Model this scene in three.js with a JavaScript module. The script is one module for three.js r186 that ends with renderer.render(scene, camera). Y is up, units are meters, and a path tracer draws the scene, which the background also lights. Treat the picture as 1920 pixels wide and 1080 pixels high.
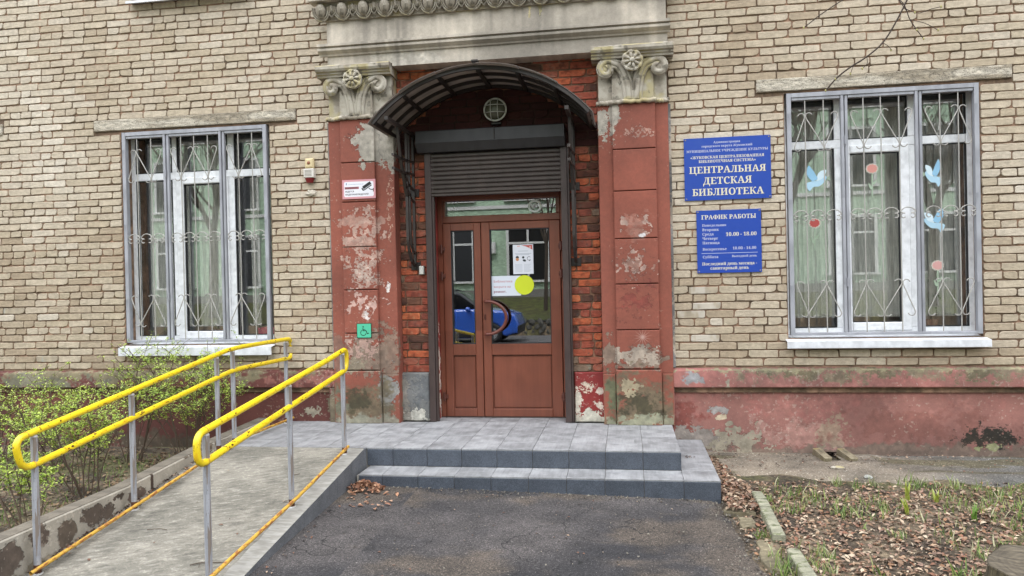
import * as THREE from 'three';
import { mergeGeometries, mergeVertices, toCreasedNormals } from 'three/addons/utils/BufferGeometryUtils.js';

// ---------------------------------------------------------------- camera, sky, sun, exposure
const scene = new THREE.Scene();
const camera = new THREE.PerspectiveCamera(42.68, 16 / 9, 0.1, 400);
camera.position.set(1.694, 1.686, 7.192);
camera.rotation.order = 'YXZ';
camera.rotation.set(-0.00727, 0.1535, -0.02257);
scene.add(camera);

const renderer = new THREE.WebGLRenderer({ antialias: true });
renderer.setSize(1024, 576);
renderer.toneMapping = THREE.LinearToneMapping;
renderer.toneMappingExposure = 2.25;
renderer.shadowMap.enabled = true;
renderer.shadowMap.type = THREE.PCFSoftShadowMap;

function mulberry(a) { return () => { a = (a + 0x6D2B79F5) | 0; let t = Math.imul(a ^ (a >>> 15), 1 | a); t = (t + Math.imul(t ^ (t >>> 7), 61 | t)) ^ t; return ((t ^ (t >>> 14)) >>> 0) / 4294967296; }; }
const PERM = new Float32Array(65536); { const r = mulberry(77); for (let i = 0; i < 65536; i++) PERM[i] = r(); }
function vn(x, y) { // value noise 0..1
  const xi = Math.floor(x), yi = Math.floor(y); let fx = x - xi, fy = y - yi;
  fx = fx * fx * (3 - 2 * fx); fy = fy * fy * (3 - 2 * fy);
  const a = PERM[((yi & 255) << 8) | (xi & 255)], b = PERM[((yi & 255) << 8) | ((xi + 1) & 255)];
  const c = PERM[(((yi + 1) & 255) << 8) | (xi & 255)], d = PERM[(((yi + 1) & 255) << 8) | ((xi + 1) & 255)];
  return (a + (b - a) * fx) * (1 - fy) + (c + (d - c) * fx) * fy;
}
function fbm(x, y, o = 4) { let s = 0, a = 0.5, n = 0; for (let i = 0; i < o; i++) { s += a * vn(x, y); n += a; a *= 0.5; x = x * 2.03 + 17.3; y = y * 2.03 + 9.1; } return s / n; }
const clamp = (v, a = 0, b = 1) => Math.min(b, Math.max(a, v));
const sstep = (a, b, v) => { const t = clamp((v - a) / (b - a)); return t * t * (3 - 2 * t); };
const lerp = (a, b, t) => a + (b - a) * t;
const mix3 = (a, b, t) => [lerp(a[0], b[0], t), lerp(a[1], b[1], t), lerp(a[2], b[2], t)];

{ // overcast sky
  const W = 256, H = 128, d = new Float32Array(W * H * 4);
  for (let j = 0; j < H; j++) for (let i = 0; i < W; i++) {
    const el = ((j + 0.5) / H - 0.5) * Math.PI, k = (j * W + i) * 4;
    const s = Math.sin(el); let L;
    if (s >= 0) {
      const az = i / W * Math.PI * 2, n = fbm(Math.cos(az) * 3 * (1.2 - s) + 20, Math.sin(az) * 3 * (1.2 - s) + 20, 4);
      L = (0.72 + 1.7 * s) * (0.82 + 0.36 * n);
      d[k] = L * 0.97; d[k + 1] = L; d[k + 2] = L * 1.06;
    } else { d[k] = 0.22; d[k + 1] = 0.21; d[k + 2] = 0.2; }
    d[k + 3] = 1;
  }
  const t = new THREE.DataTexture(d, W, H, THREE.RGBAFormat, THREE.FloatType);
  t.mapping = THREE.EquirectangularReflectionMapping; t.magFilter = t.minFilter = THREE.LinearFilter; t.wrapS = THREE.RepeatWrapping; t.needsUpdate = true;
  scene.background = t; scene.environment = t;
}
const sun = new THREE.DirectionalLight(new THREE.Color(1, 0.965, 0.9), 1.5);
sun.position.set(-2.5, 16, -9); sun.target.position.set(0.5, 0, 4);
sun.castShadow = true; sun.shadow.radius = 34; sun.shadow.mapSize.set(2048, 2048);
Object.assign(sun.shadow.camera, { left: -30, right: 30, top: 30, bottom: -30, near: 1, far: 80 });
scene.add(sun, sun.target);

// ---------------------------------------------------------------- helpers
const V = (x, y, z) => new THREE.Vector3(x, y, z);
const C = (r, g, b, k = 1) => { const c = new THREE.Color().setRGB(r / 255, g / 255, b / 255, THREE.SRGBColorSpace); return c.multiplyScalar(k); };
const names = {};
function numbered(n) { const k = names[n] ?? 0; names[n] = k + 1; return k ? `${n}_${String(k).padStart(3, '0')}` : n; }
function thing(name, label, category, base = [0, 0, 0], group) {
  const o = new THREE.Group(); o.name = numbered(name); o.position.set(...base); scene.add(o);
  o.userData = { label }; if (category) o.userData.category = category; if (group) o.userData.group = group;
  return o;
}
function baseOf(o) { let r = o; while (r.parent && r.parent !== scene) r = r.parent; return r.position; }
function shade(m) { m.castShadow = m.receiveShadow = true; return m; }
// geometry is given in world metres; it is moved to sit under its thing
function put(parent, name, geo, mat, label) {
  const b = baseOf(parent); geo.translate(-b.x, -b.y, -b.z);
  const m = shade(new THREE.Mesh(geo, mat)); m.name = name; parent.add(m);
  if (label) m.userData.label = label;
  return m;
}
function solo(name, label, category, geo, mat, base = [0, 0, 0], group) { // a thing that is one mesh
  geo.translate(-base[0], -base[1], -base[2]);
  const m = shade(new THREE.Mesh(geo, mat)); m.name = numbered(name); m.position.set(...base); scene.add(m);
  m.userData = { label }; if (category) m.userData.category = category; if (group) m.userData.group = group;
  return m;
}
function ground(name, label, geo, mat) { const m = solo(name, label, null, geo, mat); m.userData.kind = 'structure'; return m; }

function N(g) { // non-indexed, position + normal + uv only
  let o = g.index ? g.toNonIndexed() : g;
  for (const k of Object.keys(o.attributes)) if (!['position', 'normal', 'uv', 'color'].includes(k)) o.deleteAttribute(k);
  if (!o.attributes.uv) o.setAttribute('uv', new THREE.BufferAttribute(new Float32Array(o.attributes.position.count * 2), 2));
  if (!o.attributes.normal) o.computeVertexNormals();
  return o;
}
function merge(list) { return list.length === 1 ? N(list[0]) : mergeGeometries(list.map(N)); }
function uvBox(g) { // uv in metres, from the face's dominant axis
  g = N(g); const p = g.attributes.position, u = g.attributes.uv, a = V(), b = V(), c = V();
  for (let i = 0; i < p.count; i += 3) {
    a.fromBufferAttribute(p, i); b.fromBufferAttribute(p, i + 1); c.fromBufferAttribute(p, i + 2);
    const n = b.clone().sub(a).cross(c.clone().sub(a)); const ax = Math.abs(n.x), ay = Math.abs(n.y), az = Math.abs(n.z);
    for (const [k, q] of [[i, a], [i + 1, b], [i + 2, c]]) { if (az >= ax && az >= ay) u.setXY(k, q.x, q.y); else if (ax >= ay) u.setXY(k, q.z, q.y); else u.setXY(k, q.x, q.z); }
  }
  return g;
}
function uvPlan(g, x0, x1, y0, y1, zf) { // planar onto x,y; side faces wrap round the corner
  g = N(g); const p = g.attributes.position, n = g.attributes.normal, u = g.attributes.uv;
  for (let i = 0; i < p.count; i++) {
    let x = p.getX(i), y = p.getY(i); const nx = n.getX(i), ny = n.getY(i), d = zf - p.getZ(i);
    if (Math.abs(nx) > 0.7) x += Math.sign(nx) * d; if (Math.abs(ny) > 0.7) y += Math.sign(ny) * d * 0.7;
    u.setXY(i, (x - x0) / (x1 - x0), (y - y0) / (y1 - y0));
  }
  return g;
}
function box(x0, x1, y0, y1, z0, z1) { const g = new THREE.BoxGeometry(x1 - x0, y1 - y0, z1 - z0); g.translate((x0 + x1) / 2, (y0 + y1) / 2, (z0 + z1) / 2); return uvBox(g); }
function cbox(x0, x1, y0, y1, z0, z1, c = 0.004) { // chamfered box
  const w = x1 - x0, h = y1 - y0, d = z1 - z0; c = Math.min(c, w / 3, h / 3, d / 3);
  const s = new THREE.Shape(); s.moveTo(-w / 2 + c, -h / 2 + c); s.lineTo(w / 2 - c, -h / 2 + c); s.lineTo(w / 2 - c, h / 2 - c); s.lineTo(-w / 2 + c, h / 2 - c); s.closePath();
  const g = new THREE.ExtrudeGeometry(s, { depth: d - 2 * c, bevelEnabled: true, bevelSize: c, bevelThickness: c, bevelSegments: 1 });
  g.translate((x0 + x1) / 2, (y0 + y1) / 2, z0 + c); return uvBox(g);
}
function prof(pts, x0, x1, flat) { // a profile in z,y swept along x
  const s = new THREE.Shape(pts.map(([z, y]) => new THREE.Vector2(z, y)));
  const g = new THREE.ExtrudeGeometry(s, { depth: x1 - x0, bevelEnabled: false });
  g.applyMatrix4(new THREE.Matrix4().makeBasis(V(0, 0, 1), V(0, 1, 0), V(-1, 0, 0))); // shape x -> z, depth -> -x
  g.translate(x1, 0, 0); const o = flat ? N(g) : toCreasedNormals(N(g), 0.6); return uvBox(o);
}
function bar(p, q, r0, r1 = r0, seg = 8) {
  const d = q.clone().sub(p), l = d.length(), g = new THREE.CylinderGeometry(r1, r0, l, seg, 1);
  const u = g.attributes.uv; for (let i = 0; i < u.count; i++) u.setXY(i, u.getX(i) * 6.28 * r0, u.getY(i) * l);
  g.translate(0, l / 2, 0); g.applyQuaternion(new THREE.Quaternion().setFromUnitVectors(V(0, 1, 0), d.normalize())); g.translate(p.x, p.y, p.z); return N(g);
}
function sqbar(p, q, w, h = w) { // square bar between two points, h measured in y (or z for vertical bars)
  const d = q.clone().sub(p), l = d.length(); d.normalize();
  const up = Math.abs(d.y) > 0.9 ? V(0, 0, 1) : V(0, 1, 0), s = up.clone().cross(d).normalize(), t = d.clone().cross(s);
  const g = new THREE.BoxGeometry(w, h, l); g.translate(0, 0, l / 2); g.applyMatrix4(new THREE.Matrix4().makeBasis(s, t, d)); g.translate(p.x, p.y, p.z); return uvBox(g);
}
function bent(pts, r) { // a path of straight runs with rounded corners
  const c = new THREE.CurvePath(); let last = pts[0];
  for (let i = 1; i < pts.length - 1; i++) {
    const a = pts[i - 1], b = pts[i], d = pts[i + 1], k = Math.min(r, a.distanceTo(b) * 0.48, b.distanceTo(d) * 0.48);
    const p = b.clone().add(a.clone().sub(b).setLength(k)), q = b.clone().add(d.clone().sub(b).setLength(k));
    if (last.distanceTo(p) > 1e-4) c.add(new THREE.LineCurve3(last, p)); c.add(new THREE.QuadraticBezierCurve3(p, b, q)); last = q;
  }
  c.add(new THREE.LineCurve3(last, pts[pts.length - 1])); return c;
}
function tube(curve, r, n, seg = 8, closed = false) {
  const g = new THREE.TubeGeometry(curve, n, r, seg, closed), l = curve.getLength(), u = g.attributes.uv;
  for (let i = 0; i < u.count; i++) u.setXY(i, u.getX(i) * l, u.getY(i) * 6.28 * r); return N(g);
}
const spline = (pts) => new THREE.CatmullRomCurve3(pts.map((p) => V(...p)));

// ---------------------------------------------------------------- textures
function dtex(w, h, fn, srgb = true, rep) {
  const d = new Uint8Array(w * h * 4);
  for (let j = 0; j < h; j++) for (let i = 0; i < w; i++) {
    const c = fn(i, j), k = (j * w + i) * 4;
    if (typeof c === 'number') d[k] = d[k + 1] = d[k + 2] = clamp(c, 0, 255); else { d[k] = clamp(c[0], 0, 255); d[k + 1] = clamp(c[1], 0, 255); d[k + 2] = clamp(c[2], 0, 255); }
    d[k + 3] = 255;
  }
  const t = new THREE.DataTexture(d, w, h); t.magFilter = THREE.LinearFilter; t.minFilter = THREE.LinearMipmapLinearFilter; t.generateMipmaps = true;
  t.wrapS = t.wrapT = THREE.RepeatWrapping; if (srgb) t.colorSpace = THREE.SRGBColorSpace; if (rep) t.repeat.set(1 / rep, 1 / rep); t.anisotropy = 8; t.needsUpdate = true; return t;
}
function pair(w, h, fn, rep) { // fn -> [r,g,b,height 0..255]
  const col = new Array(w * h); const map = dtex(w, h, (i, j) => (col[j * w + i] = fn(i, j)), true, rep);
  const bump = dtex(w, h, (i, j) => col[j * w + i][3], false, rep); return { map, bump };
}
function ctex(w, h, draw) { const c = document.createElement('canvas'); c.width = w; c.height = h; draw(c.getContext('2d'), w, h); const t = new THREE.CanvasTexture(c); t.colorSpace = THREE.SRGBColorSpace; t.anisotropy = 8; return t; }
const std = (o) => new THREE.MeshStandardMaterial({ roughness: 0.8, metalness: 0, ...o });
const phys = (o) => new THREE.MeshPhysicalMaterial({ roughness: 0.8, metalness: 0, ...o });
// worn paint or render over a wall area, in world metres
function plaster({ x0, x1, y0, y1, ppm, base, vary = 0.14, patches = [], chips = 0.27, extra }) {
  const w = Math.round((x1 - x0) * ppm), h = Math.round((y1 - y0) * ppm);
  return pair(w, h, (i, j) => {
    const x = x0 + (i + 0.5) / ppm, y = y0 + (j + 0.5) / ppm;
    let c = base, hgt = 140, k = 1 + (fbm(x * 2.3 + 5, y * 2.3, 4) - 0.5) * vary * 2 + (vn(x * 130, y * 130) - 0.5) * 0.07 + (vn(x * 38 + 9, y * 38) - 0.5) * 0.06;
    hgt += (fbm(x * 20, y * 20, 3) - 0.5) * 70;
    for (const p of patches) {
      const dx = (x - p.x) / p.rx, dy = (y - p.y) / p.ry, r = Math.sqrt(dx * dx + dy * dy); if (r > 2.2) continue;
      const f = (p.f ?? 9) * 1.25, n = fbm(x * f + p.x * 31, y * f + p.y * 17, 5) + 0.55 * (fbm(x * f * 4.3 + 5, y * f * 5.1 + p.x * 7, 4) - 0.5);
      let d = 1 - r + (n - 0.5) * (p.j ?? 1.4) * 1.75;
      if (p.speck) { const s = fbm(x * p.speck + 3, y * p.speck + p.x, 3); d = Math.min(d, (s - (p.th ?? 0.5)) * 6 * Math.min(1, Math.max(0, d) * 2.4 + 0.12)); }
      if (!p.soft && d > -0.09 && d < 0 && (p.a ?? 1) > 0.8) { const q = 1 - 0.3 * sstep(-0.09, -0.01, d); c = [c[0] * q, c[1] * q, c[2] * q]; hgt += 25; }
      const t = (p.soft ? sstep(0, p.soft, d) : sstep(0, 0.035, d)) * (p.a ?? 1);
      if (t > 0) { const v = 0.8 + 0.4 * fbm(x * 24 + 8, y * 24, 4); c = mix3(c, [p.c[0] * v, p.c[1] * v, p.c[2] * v], t); hgt += t * (p.h ?? -50); }
    }
    if (chips) { const q = fbm(x * 46 + 11, y * 46 + 5, 3) + 0.35 * (fbm(x * 3.1 + 50, y * 3.1, 3) - 0.5); if (q > 1 - chips) { const t = sstep(1 - chips, 1.03 - chips, q); c = mix3(c, [c[0] * 0.62 + 74, c[1] * 0.62 + 70, c[2] * 0.62 + 64], t); hgt -= 50 * t; } }
    let o = [c[0] * k, c[1] * k, c[2] * k, hgt]; if (extra) o = extra(x, y, o) || o; return o;
  });
}
const T = {};
T.grain = pair(512, 512, (i, j) => { // brick face, 0.5 m
  const x = i / 512 * 0.5, y = j / 512 * 0.5; let v = 228 + (vn(x * 420, y * 420) - 0.5) * 26 + (fbm(x * 34, y * 60, 4) - 0.5) * 44;
  const pit = vn(x * 160 + 40, y * 160); let h = 150 + (fbm(x * 60, y * 90, 4) - 0.5) * 130; if (pit > 0.87) { v -= 46 * (pit - 0.87) / 0.13; h -= 60; }
  const st = fbm(x * 26 + 70, y * 7, 3); if (st > 0.6) v += (st - 0.6) * 60; return [v, v * 0.99, v * 0.975, h];
}, 0.5);
T.grainRed = pair(512, 512, (i, j) => { // weathered red brick with salts and soot
  const x = i / 512 * 0.5, y = j / 512 * 0.5; let v = 226 + (vn(x * 400, y * 400) - 0.5) * 34 + (fbm(x * 30, y * 50, 4) - 0.5) * 80; let c = [v, v * 0.98, v * 0.96]; const w = fbm(x * 22 + 60, y * 34, 5), s = fbm(x * 16 + 8, y * 22 + 30, 4);
  c = mix3(c, [v * 0.98, v * 1.25, v * 1.4], 0.55 * sstep(0.58, 0.7, w)); const q = 1 - 0.22 * sstep(0.5, 0.75, s); return [c[0] * q, c[1] * q, c[2] * q, 150 + (fbm(x * 60, y * 90, 4) - 0.5) * 150]; }, 0.5);
T.mortar = pair(512, 512, (i, j) => { const x = i / 512, y = j / 512; const n = fbm(x * 22, y * 22, 5), m = fbm(x * 4 + 30, y * 4, 3); const k = 0.7 + 0.6 * n; const c = mix3([122, 106, 90], [162, 136, 118], sstep(0.35, 0.65, m)); return [c[0] * k, c[1] * k, c[2] * k, 255 * n]; }, 1);
T.plain = dtex(256, 256, (i, j) => { const v = 236 + (fbm(i / 20, j / 20, 4) - 0.5) * 50 + (vn(i * 0.9, j * 0.9) - 0.5) * 10; return [v, v, v]; }, true, 0.6);
T.dust = dtex(512, 512, (i, j) => { const v = 226 + (fbm(i / 60, j / 26, 5) - 0.5) * 90 + (vn(i * 0.8, j * 0.8) - 0.5) * 16; return [v, v * 0.99, v * 0.97]; }, true, 0.9);
T.granite = pair(512, 512, (i, j) => { const s = vn(i * 0.55, j * 0.55), q = vn(i * 0.28 + 50, j * 0.28); let v = 205 + (s - 0.5) * 80 + (q - 0.5) * 55 + (fbm(i / 90, j / 90, 3) - 0.5) * 60; if (s > 0.86) v = 255; return [v, v, v * 1.01, 128 + (s - 0.5) * 60]; }, 0.6);
T.pale = pair(512, 512, (i, j) => { const s = vn(i * 0.5, j * 0.5), m = fbm(i / 70, j / 70, 4), sc = fbm(i / 8 + 30, j / 90, 3); const dk = sstep(0.52, 0.7, fbm(i / 45 + 80, j / 60, 4)) * 16; const v = 222 + (s - 0.5) * 30 + (m - 0.5) * 84 + (sc - 0.5) * 34 - dk; return [v, v * 0.995, v * 0.985, 128 + (s - 0.5) * 40]; }, 0.9);

// ---------------------------------------------------------------- the library building
const K = 0.74;                                   // picture colours to base colours
const YB = 0.835, CH = 0.0765, BL = 0.27;         // first brick course, course height, brick pitch
const lib = thing('library_building', 'beige brick library building with red pilasters, stone entablature and barred windows', 'building', [0, 0.3, 0]);
const M = {};
M.mortar = std({ map: T.mortar.map, bumpMap: T.mortar.bump, bumpScale: 0.006, roughness: 0.95, color: new THREE.Color(0.66, 0.59, 0.53) });
M.mortarRed = std({ map: T.mortar.map, bumpMap: T.mortar.bump, bumpScale: 0.006, roughness: 0.95, color: new THREE.Color(0.56, 0.43, 0.36) });
const tint = (c, k = K * 1.12) => std({ map: T.grain.map, bumpMap: T.grain.bump, bumpScale: 0.0035, roughness: 0.92, color: C(...c, k * 1.22) });
const beigeTones = [[168, 152, 130], [174, 158, 136], [179, 164, 143], [183, 169, 147], [186, 173, 152], [189, 176, 157], [192, 179, 159], [195, 183, 164], [198, 187, 170], [201, 190, 172], [205, 195, 178], [210, 201, 186]];
const beige = beigeTones.map((c) => tint(c));
const beigeSmear = ['#f2f0ee', '#a9cfe6', '#c58d90'].map((col, k) => { const t = dtex(256, 80, (i, j) => { const x = i / 256, y = j / 80; const n = fbm(x * 6 + k * 20, y * 2.5 + 3, 4) + 0.25 * (vn(x * 40, y * 14) - 0.5); const d = sstep(0.5, 0.7, n) * 0.34; const b = new THREE.Color(col); const v = 0.85 + 0.3 * fbm(x * 20, y * 8, 3); return mix3([178 * v, 164 * v, 142 * v], [b.r ** 0.4545 * 255, b.g ** 0.4545 * 255, b.b ** 0.4545 * 255], d); }); const m = std({ map: t, roughness: 0.85, color: new THREE.Color(K, K, K) }); m.userData.tint = C(204, 194, 178, K * 1.3); return m; });
const redTones = [[178, 92, 64], [170, 86, 61], [186, 98, 67], [158, 80, 60], [192, 106, 68], [150, 76, 58], [142, 76, 60], [164, 96, 76], [182, 94, 60]];
const tintR = (c, k) => std({ map: T.grainRed.map, bumpMap: T.grainRed.bump, bumpScale: 0.004, roughness: 0.92, color: C(...c, k * 1.3) });
const redB = redTones.map((c) => tintR(c, K * 1.02));
const sootB = [[124, 76, 60], [108, 72, 58], [136, 92, 72], [156, 132, 112]].map((c) => tintR(c, K * 0.72));
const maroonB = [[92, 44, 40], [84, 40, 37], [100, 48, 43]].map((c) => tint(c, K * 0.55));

function brickGeo(w, h, d, seed, uvScale = 2) { // worn face, rounded corners: 58 triangles
  const r = mulberry(seed), out = [], inn = [];
  const chip = r() < 0.6 ? Math.floor(r() * 4) : -1, cs = [[1, 1], [-1, 1], [-1, -1], [1, -1]];
  for (let c = 0; c < 4; c++) {
    const [sx, sy] = cs[c]; let q = 0.003 + r() * r() * 0.018; if (c === chip) q = 0.014 + r() * 0.026; const qx = Math.min(q * (0.8 + r() * 0.9), w * 0.3), qy = Math.min(q, h * 0.36);
    const pts = [[sx * w / 2, sy * (h / 2 - qy)], [sx * (w / 2 - qx * 0.3), sy * (h / 2 - qy * 0.3)], [sx * (w / 2 - qx), sy * h / 2]];
    if (c === 1 || c === 3) pts.reverse();
    for (const p of pts) out.push([p[0] + (r() - 0.5) * 0.004, p[1] + (r() - 0.5) * 0.0065]);
  }
  for (const [x, y] of out) inn.push([x - Math.sign(x) * 0.0028, y - Math.sign(y) * 0.0028]);
  const P = [], U = [], ou = r() * 7, ov = r() * 7, n = out.length, z0 = 0, z1 = -0.0045;
  const v = (x, y, z) => { P.push(x, y, z); U.push(x + ou + (z < -0.01 ? z : 0), y + ov); };
  const wob = inn.map(() => (r() - 0.5) * 0.003);
  for (let i = 1; i < n - 1; i++) { v(...inn[0], z0 + wob[0]); v(...inn[i], z0 + wob[i]); v(...inn[i + 1], z0 + wob[i + 1]); }
  for (let i = 0; i < n; i++) { const j = (i + 1) % n; v(...inn[i], z0 + wob[i]); v(...out[i], z1); v(...out[j], z1); v(...inn[i], z0 + wob[i]); v(...out[j], z1); v(...inn[j], z0 + wob[j]); v(...out[i], z1); v(...out[i], -d); v(...out[j], -d); v(...out[i], z1); v(...out[j], -d); v(...out[j], z1); }
  const g = new THREE.BufferGeometry(); g.setAttribute('position', new THREE.Float32BufferAttribute(P, 3)); g.setAttribute('uv', new THREE.Float32BufferAttribute(U, 2)); g.computeVertexNormals(); return g;
}
const stretchers = Array.from({ length: 14 }, (_, i) => brickGeo(0.257, 0.0655, 0.03, 100 + i)), headers = Array.from({ length: 9 }, (_, i) => brickGeo(0.124, 0.0655, 0.03, 200 + i));

// picture position of a world point, only used to rank bricks by the size they show
const view = new THREE.Matrix4(); camera.updateMatrixWorld(true); view.copy(camera.matrixWorld).invert();
function sizeSeen(x, y, z, w) { const p = V(x, y, z).applyMatrix4(view), f = 1 / Math.tan(camera.fov * Math.PI / 360); const sx = p.x * f / -p.z / (16 / 9), sy = p.y * f / -p.z; return Math.abs(sx) < 0.98 && Math.abs(sy) < 0.97 ? w / -p.z : 0; }

const HEAD = new Set([5, 10, 16, 22, 29, 36, 41, 47, 53]);
function layBricks(parent, { x0, x1, y0, courses, holes, z, seed, pick, limit, stretch = stretchers, head = headers, headSet = HEAD, stuffName }) {
  const r = mulberry(seed), all = [];
  for (let k = 0; k < courses; k++) {
    const isH = headSet.has(k), y = y0 + (k + 0.5) * CH, pitch = isH ? BL / 2 : BL;
    const hs = holes.filter((h) => y > h[2] && y < h[3]).sort((a, b) => a[0] - b[0]); let spans = [[x0, x1]];
    for (const h of hs) spans = spans.flatMap(([a, b]) => (h[1] <= a || h[0] >= b ? [[a, b]] : [[a, h[0]], [h[1], b]].filter(([p, q]) => q - p > 0.02)));
    const off = isH ? 0.03 : (k % 2 ? BL / 2 : 0) + (r() - 0.5) * 0.05;
    for (const [a, b] of spans) {
      let x = Math.floor((a - off) / pitch) * pitch + off; let drift = 0;
      const cuts = [a]; for (let q = x + pitch; q < b - 0.035; q += pitch) { const p = q + (r() - 0.5) * 0.014; if (p > a + 0.035) cuts.push(p); } cuts.push(b);
      for (let i = 0; i + 1 < cuts.length; i++) {
        let p = cuts[i], q = cuts[i + 1]; const parts = !isH && q - p > 0.2 && r() < 0.05 ? [[p, p + (q - p) * (0.4 + r() * 0.2)], [p + (q - p) * 0.5, q]] : [[p, q]]; if (parts.length > 1) parts[1][0] = parts[0][1];
        for (const [c, d] of parts) { const w = d - c - 0.0095 - r() * 0.004; if (w < 0.02) continue; all.push({ x: (c + d) / 2, y: y + (r() - 0.5) * 0.004, z: z + (r() - 0.5) * 0.007, w, small: w < 0.17, v: r(), rot: (r() - 0.5) * 0.016, m: null }); }
      }
    }
  }
  for (const b of all) { b.s = sizeSeen(b.x, b.y, b.z, b.w) * (b.small ? 0.9 : 1); b.m = pick(b.x, b.y, r); }
  const ranked = [...all].sort((a, b) => b.s - a.s).slice(0, limit).filter((b) => b.s > 0); const own = new Set(ranked), rest = [], base = baseOf(parent);
  for (const b of all) {
    const set = b.small ? head : stretch, g = set[Math.floor(b.v * set.length) % set.length], sx = b.w / (b.small ? 0.124 : 0.257);
    if (own.has(b)) { const m = shade(new THREE.Mesh(g, b.m)); m.name = 'brick'; m.position.set(b.x - base.x, b.y - base.y, b.z - base.z); m.scale.x = sx; m.rotation.z = b.rot; parent.add(m); }
    else { const q = g.clone(); q.scale(sx, 1, 1); q.rotateZ(b.rot); q.translate(b.x, b.y, b.z); const c = b.m.userData.tint ?? b.m.color, n = q.attributes.position.count, a = new Float32Array(n * 3); for (let i = 0; i < n; i++) { a[i * 3] = c.r; a[i * 3 + 1] = c.g; a[i * 3 + 2] = c.b; } q.setAttribute('color', new THREE.BufferAttribute(a, 3)); rest.push(q); }
  }
  if (rest.length) { const m = put(parent, stuffName, mergeGeometries(rest), M.brickRest ??= std({ map: T.grain.map, bumpMap: T.grain.bump, bumpScale: 0.0035, roughness: 0.92, vertexColors: true })); m.userData.kind = 'stuff'; }
  return all.length;
}
function pickBeige(x, y, r) {
  for (const [sx, sy, k] of [[-5.12, 1.43, 1], [-4.95, 1.51, 1], [-4.53, 1.42, 0], [-4.1, 1.3, 2], [-4.05, 1.07, 0], [-4.65, 0.99, 1], [-4.6, 1.44, 0], [2.45, 1.54, 0], [2.5, 1.39, 0], [2.4, 1.31, 0], [2.54, 1.3, 0], [2.46, 1.23, 0], [2.46, 1.12, 0]]) if (Math.abs(x - sx) < 0.12 && Math.abs(y - sy) < 0.036) return beigeSmear[k];
  const n = fbm(x * 1.1 + 40, y * 1.1, 3), t = (y - 2.6) * 0.16 + (n - 0.5) * 1.5 + (fbm(x * 3.2 + 9, y * 0.5, 3) - 0.5) * 1.1 + (r() - 0.5) * 0.95 - 0.12;   // paler bricks higher up
  return beige[clamp(Math.floor((t + 1) / 2 * 12), 0, 11)];
}
const WY0 = 1.128, WY1 = 3.395, WL = [-3.635, -1.935], WR = [3.185, 4.865];
const lintelHoles = (a, b) => [a, b, 3.41, 3.53];
function wallCore(x0, x1, hole, mirror) {
  const [h0, h1] = hole, z0 = -0.42, z1 = -0.012, top = 10;
  return merge([box(x0, h0, 0.6, top, z0, z1), box(h1, x1, 0.6, top, z0, z1), box(h0, h1, 0.6, WY0 - 0.02, z0, z1), box(h0, h1, WY1, top, z0, z1)]);
}
const wl = put(lib, 'brick_wall', wallCore(-9, -1.26, WL), M.mortar, 'left wing of beige brick');
const wr = put(lib, 'brick_wall', wallCore(2.12, 9, WR), M.mortar, 'right wing of beige brick');
const nL = layBricks(wl, { x0: -6.2, x1: -1.262, y0: YB + 0.014, courses: 58, holes: [[WL[0] - 0.002, WL[1] + 0.002, WY0 - 0.06, WY1], [-3.945, -1.63, 3.405, 3.535], [-7, -5.05, 3.42, 3.57], [-1.4, -1.2, 3.83, 3.905], [-3.46, -2.09, 4.72, 6]], z: 0, seed: 11, pick: pickBeige, limit: 300, stuffName: 'brick_courses' });
const nR = layBricks(wr, { x0: 2.127, x1: 6.2, y0: YB + 0.014, courses: 58, holes: [[WR[0] - 0.002, WR[1] + 0.002, WY0 - 0.06, WY1], [2.93, 5.135, 3.405, 3.535]], z: 0, seed: 12, pick: pickBeige, limit: 300, stuffName: 'brick_courses' });
console.log('beige bricks', nL, nR);

// narrow grey cement margins where the brickwork meets the pilasters
{ const mm = plaster({ x0: 0, x1: 0.06, y0: 0.8, y1: 3.4, ppm: 400, base: [128, 126, 124], vary: 0.4, patches: [1.1, 1.6, 2.3, 2.9].map((y, i) => ({ x: 0.03, y, rx: 0.03, ry: 0.14, c: [186, 172, 152], f: 16, j: 1.6, a: 0.7 })) }); const mt = std({ map: mm.map, bumpMap: mm.bump, bumpScale: 0.006, roughness: 0.95, color: new THREE.Color(K, K, K) });
  for (const [p, a, b] of [[wl, -1.292, -1.2665], [wr, 2.1225, 2.148]]) put(p, 'cement_margin', uvPlan(box(a, b, 0.842, 3.355, -0.01, 0.0045), a, a + 0.06, 0.8, 3.4, 0.0045), mt); }
// concrete lintels over the windows
const lintelTex = pair(768, 128, (i, j) => { const x = i / 768, y = j / 128; const v = fbm(x * 40, y * 7, 4), pit = vn(i * 0.42, j * 0.42), big = fbm(x * 7 + 9, y * 2, 3); let c = mix3([164, 152, 132], [206, 196, 178], sstep(0.3, 0.65, big)); let k = 0.78 + 0.44 * v; if (pit > 0.72) k *= 0.62; return [c[0] * k, c[1] * k, c[2] * k, 200 * v - (pit > 0.72 ? 90 : 0) + 40]; });
const lintelMat = std({ map: lintelTex.map, bumpMap: lintelTex.bump, bumpScale: 0.006, roughness: 0.95, color: new THREE.Color(K, K, K) });
for (const [p, a, b, y0, y1] of [[wl, -3.94, -1.637, 3.412, 3.53], [wr, 2.937, 5.13, 3.412, 3.53], [wl, -7.3, -5.06, 3.43, 3.56]]) put(p, 'lintel', uvPlan(cbox(a, b, y0, y1, -0.2, 0.012, 0.006), a, b, y0, y1, 0.012), lintelMat);

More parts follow.
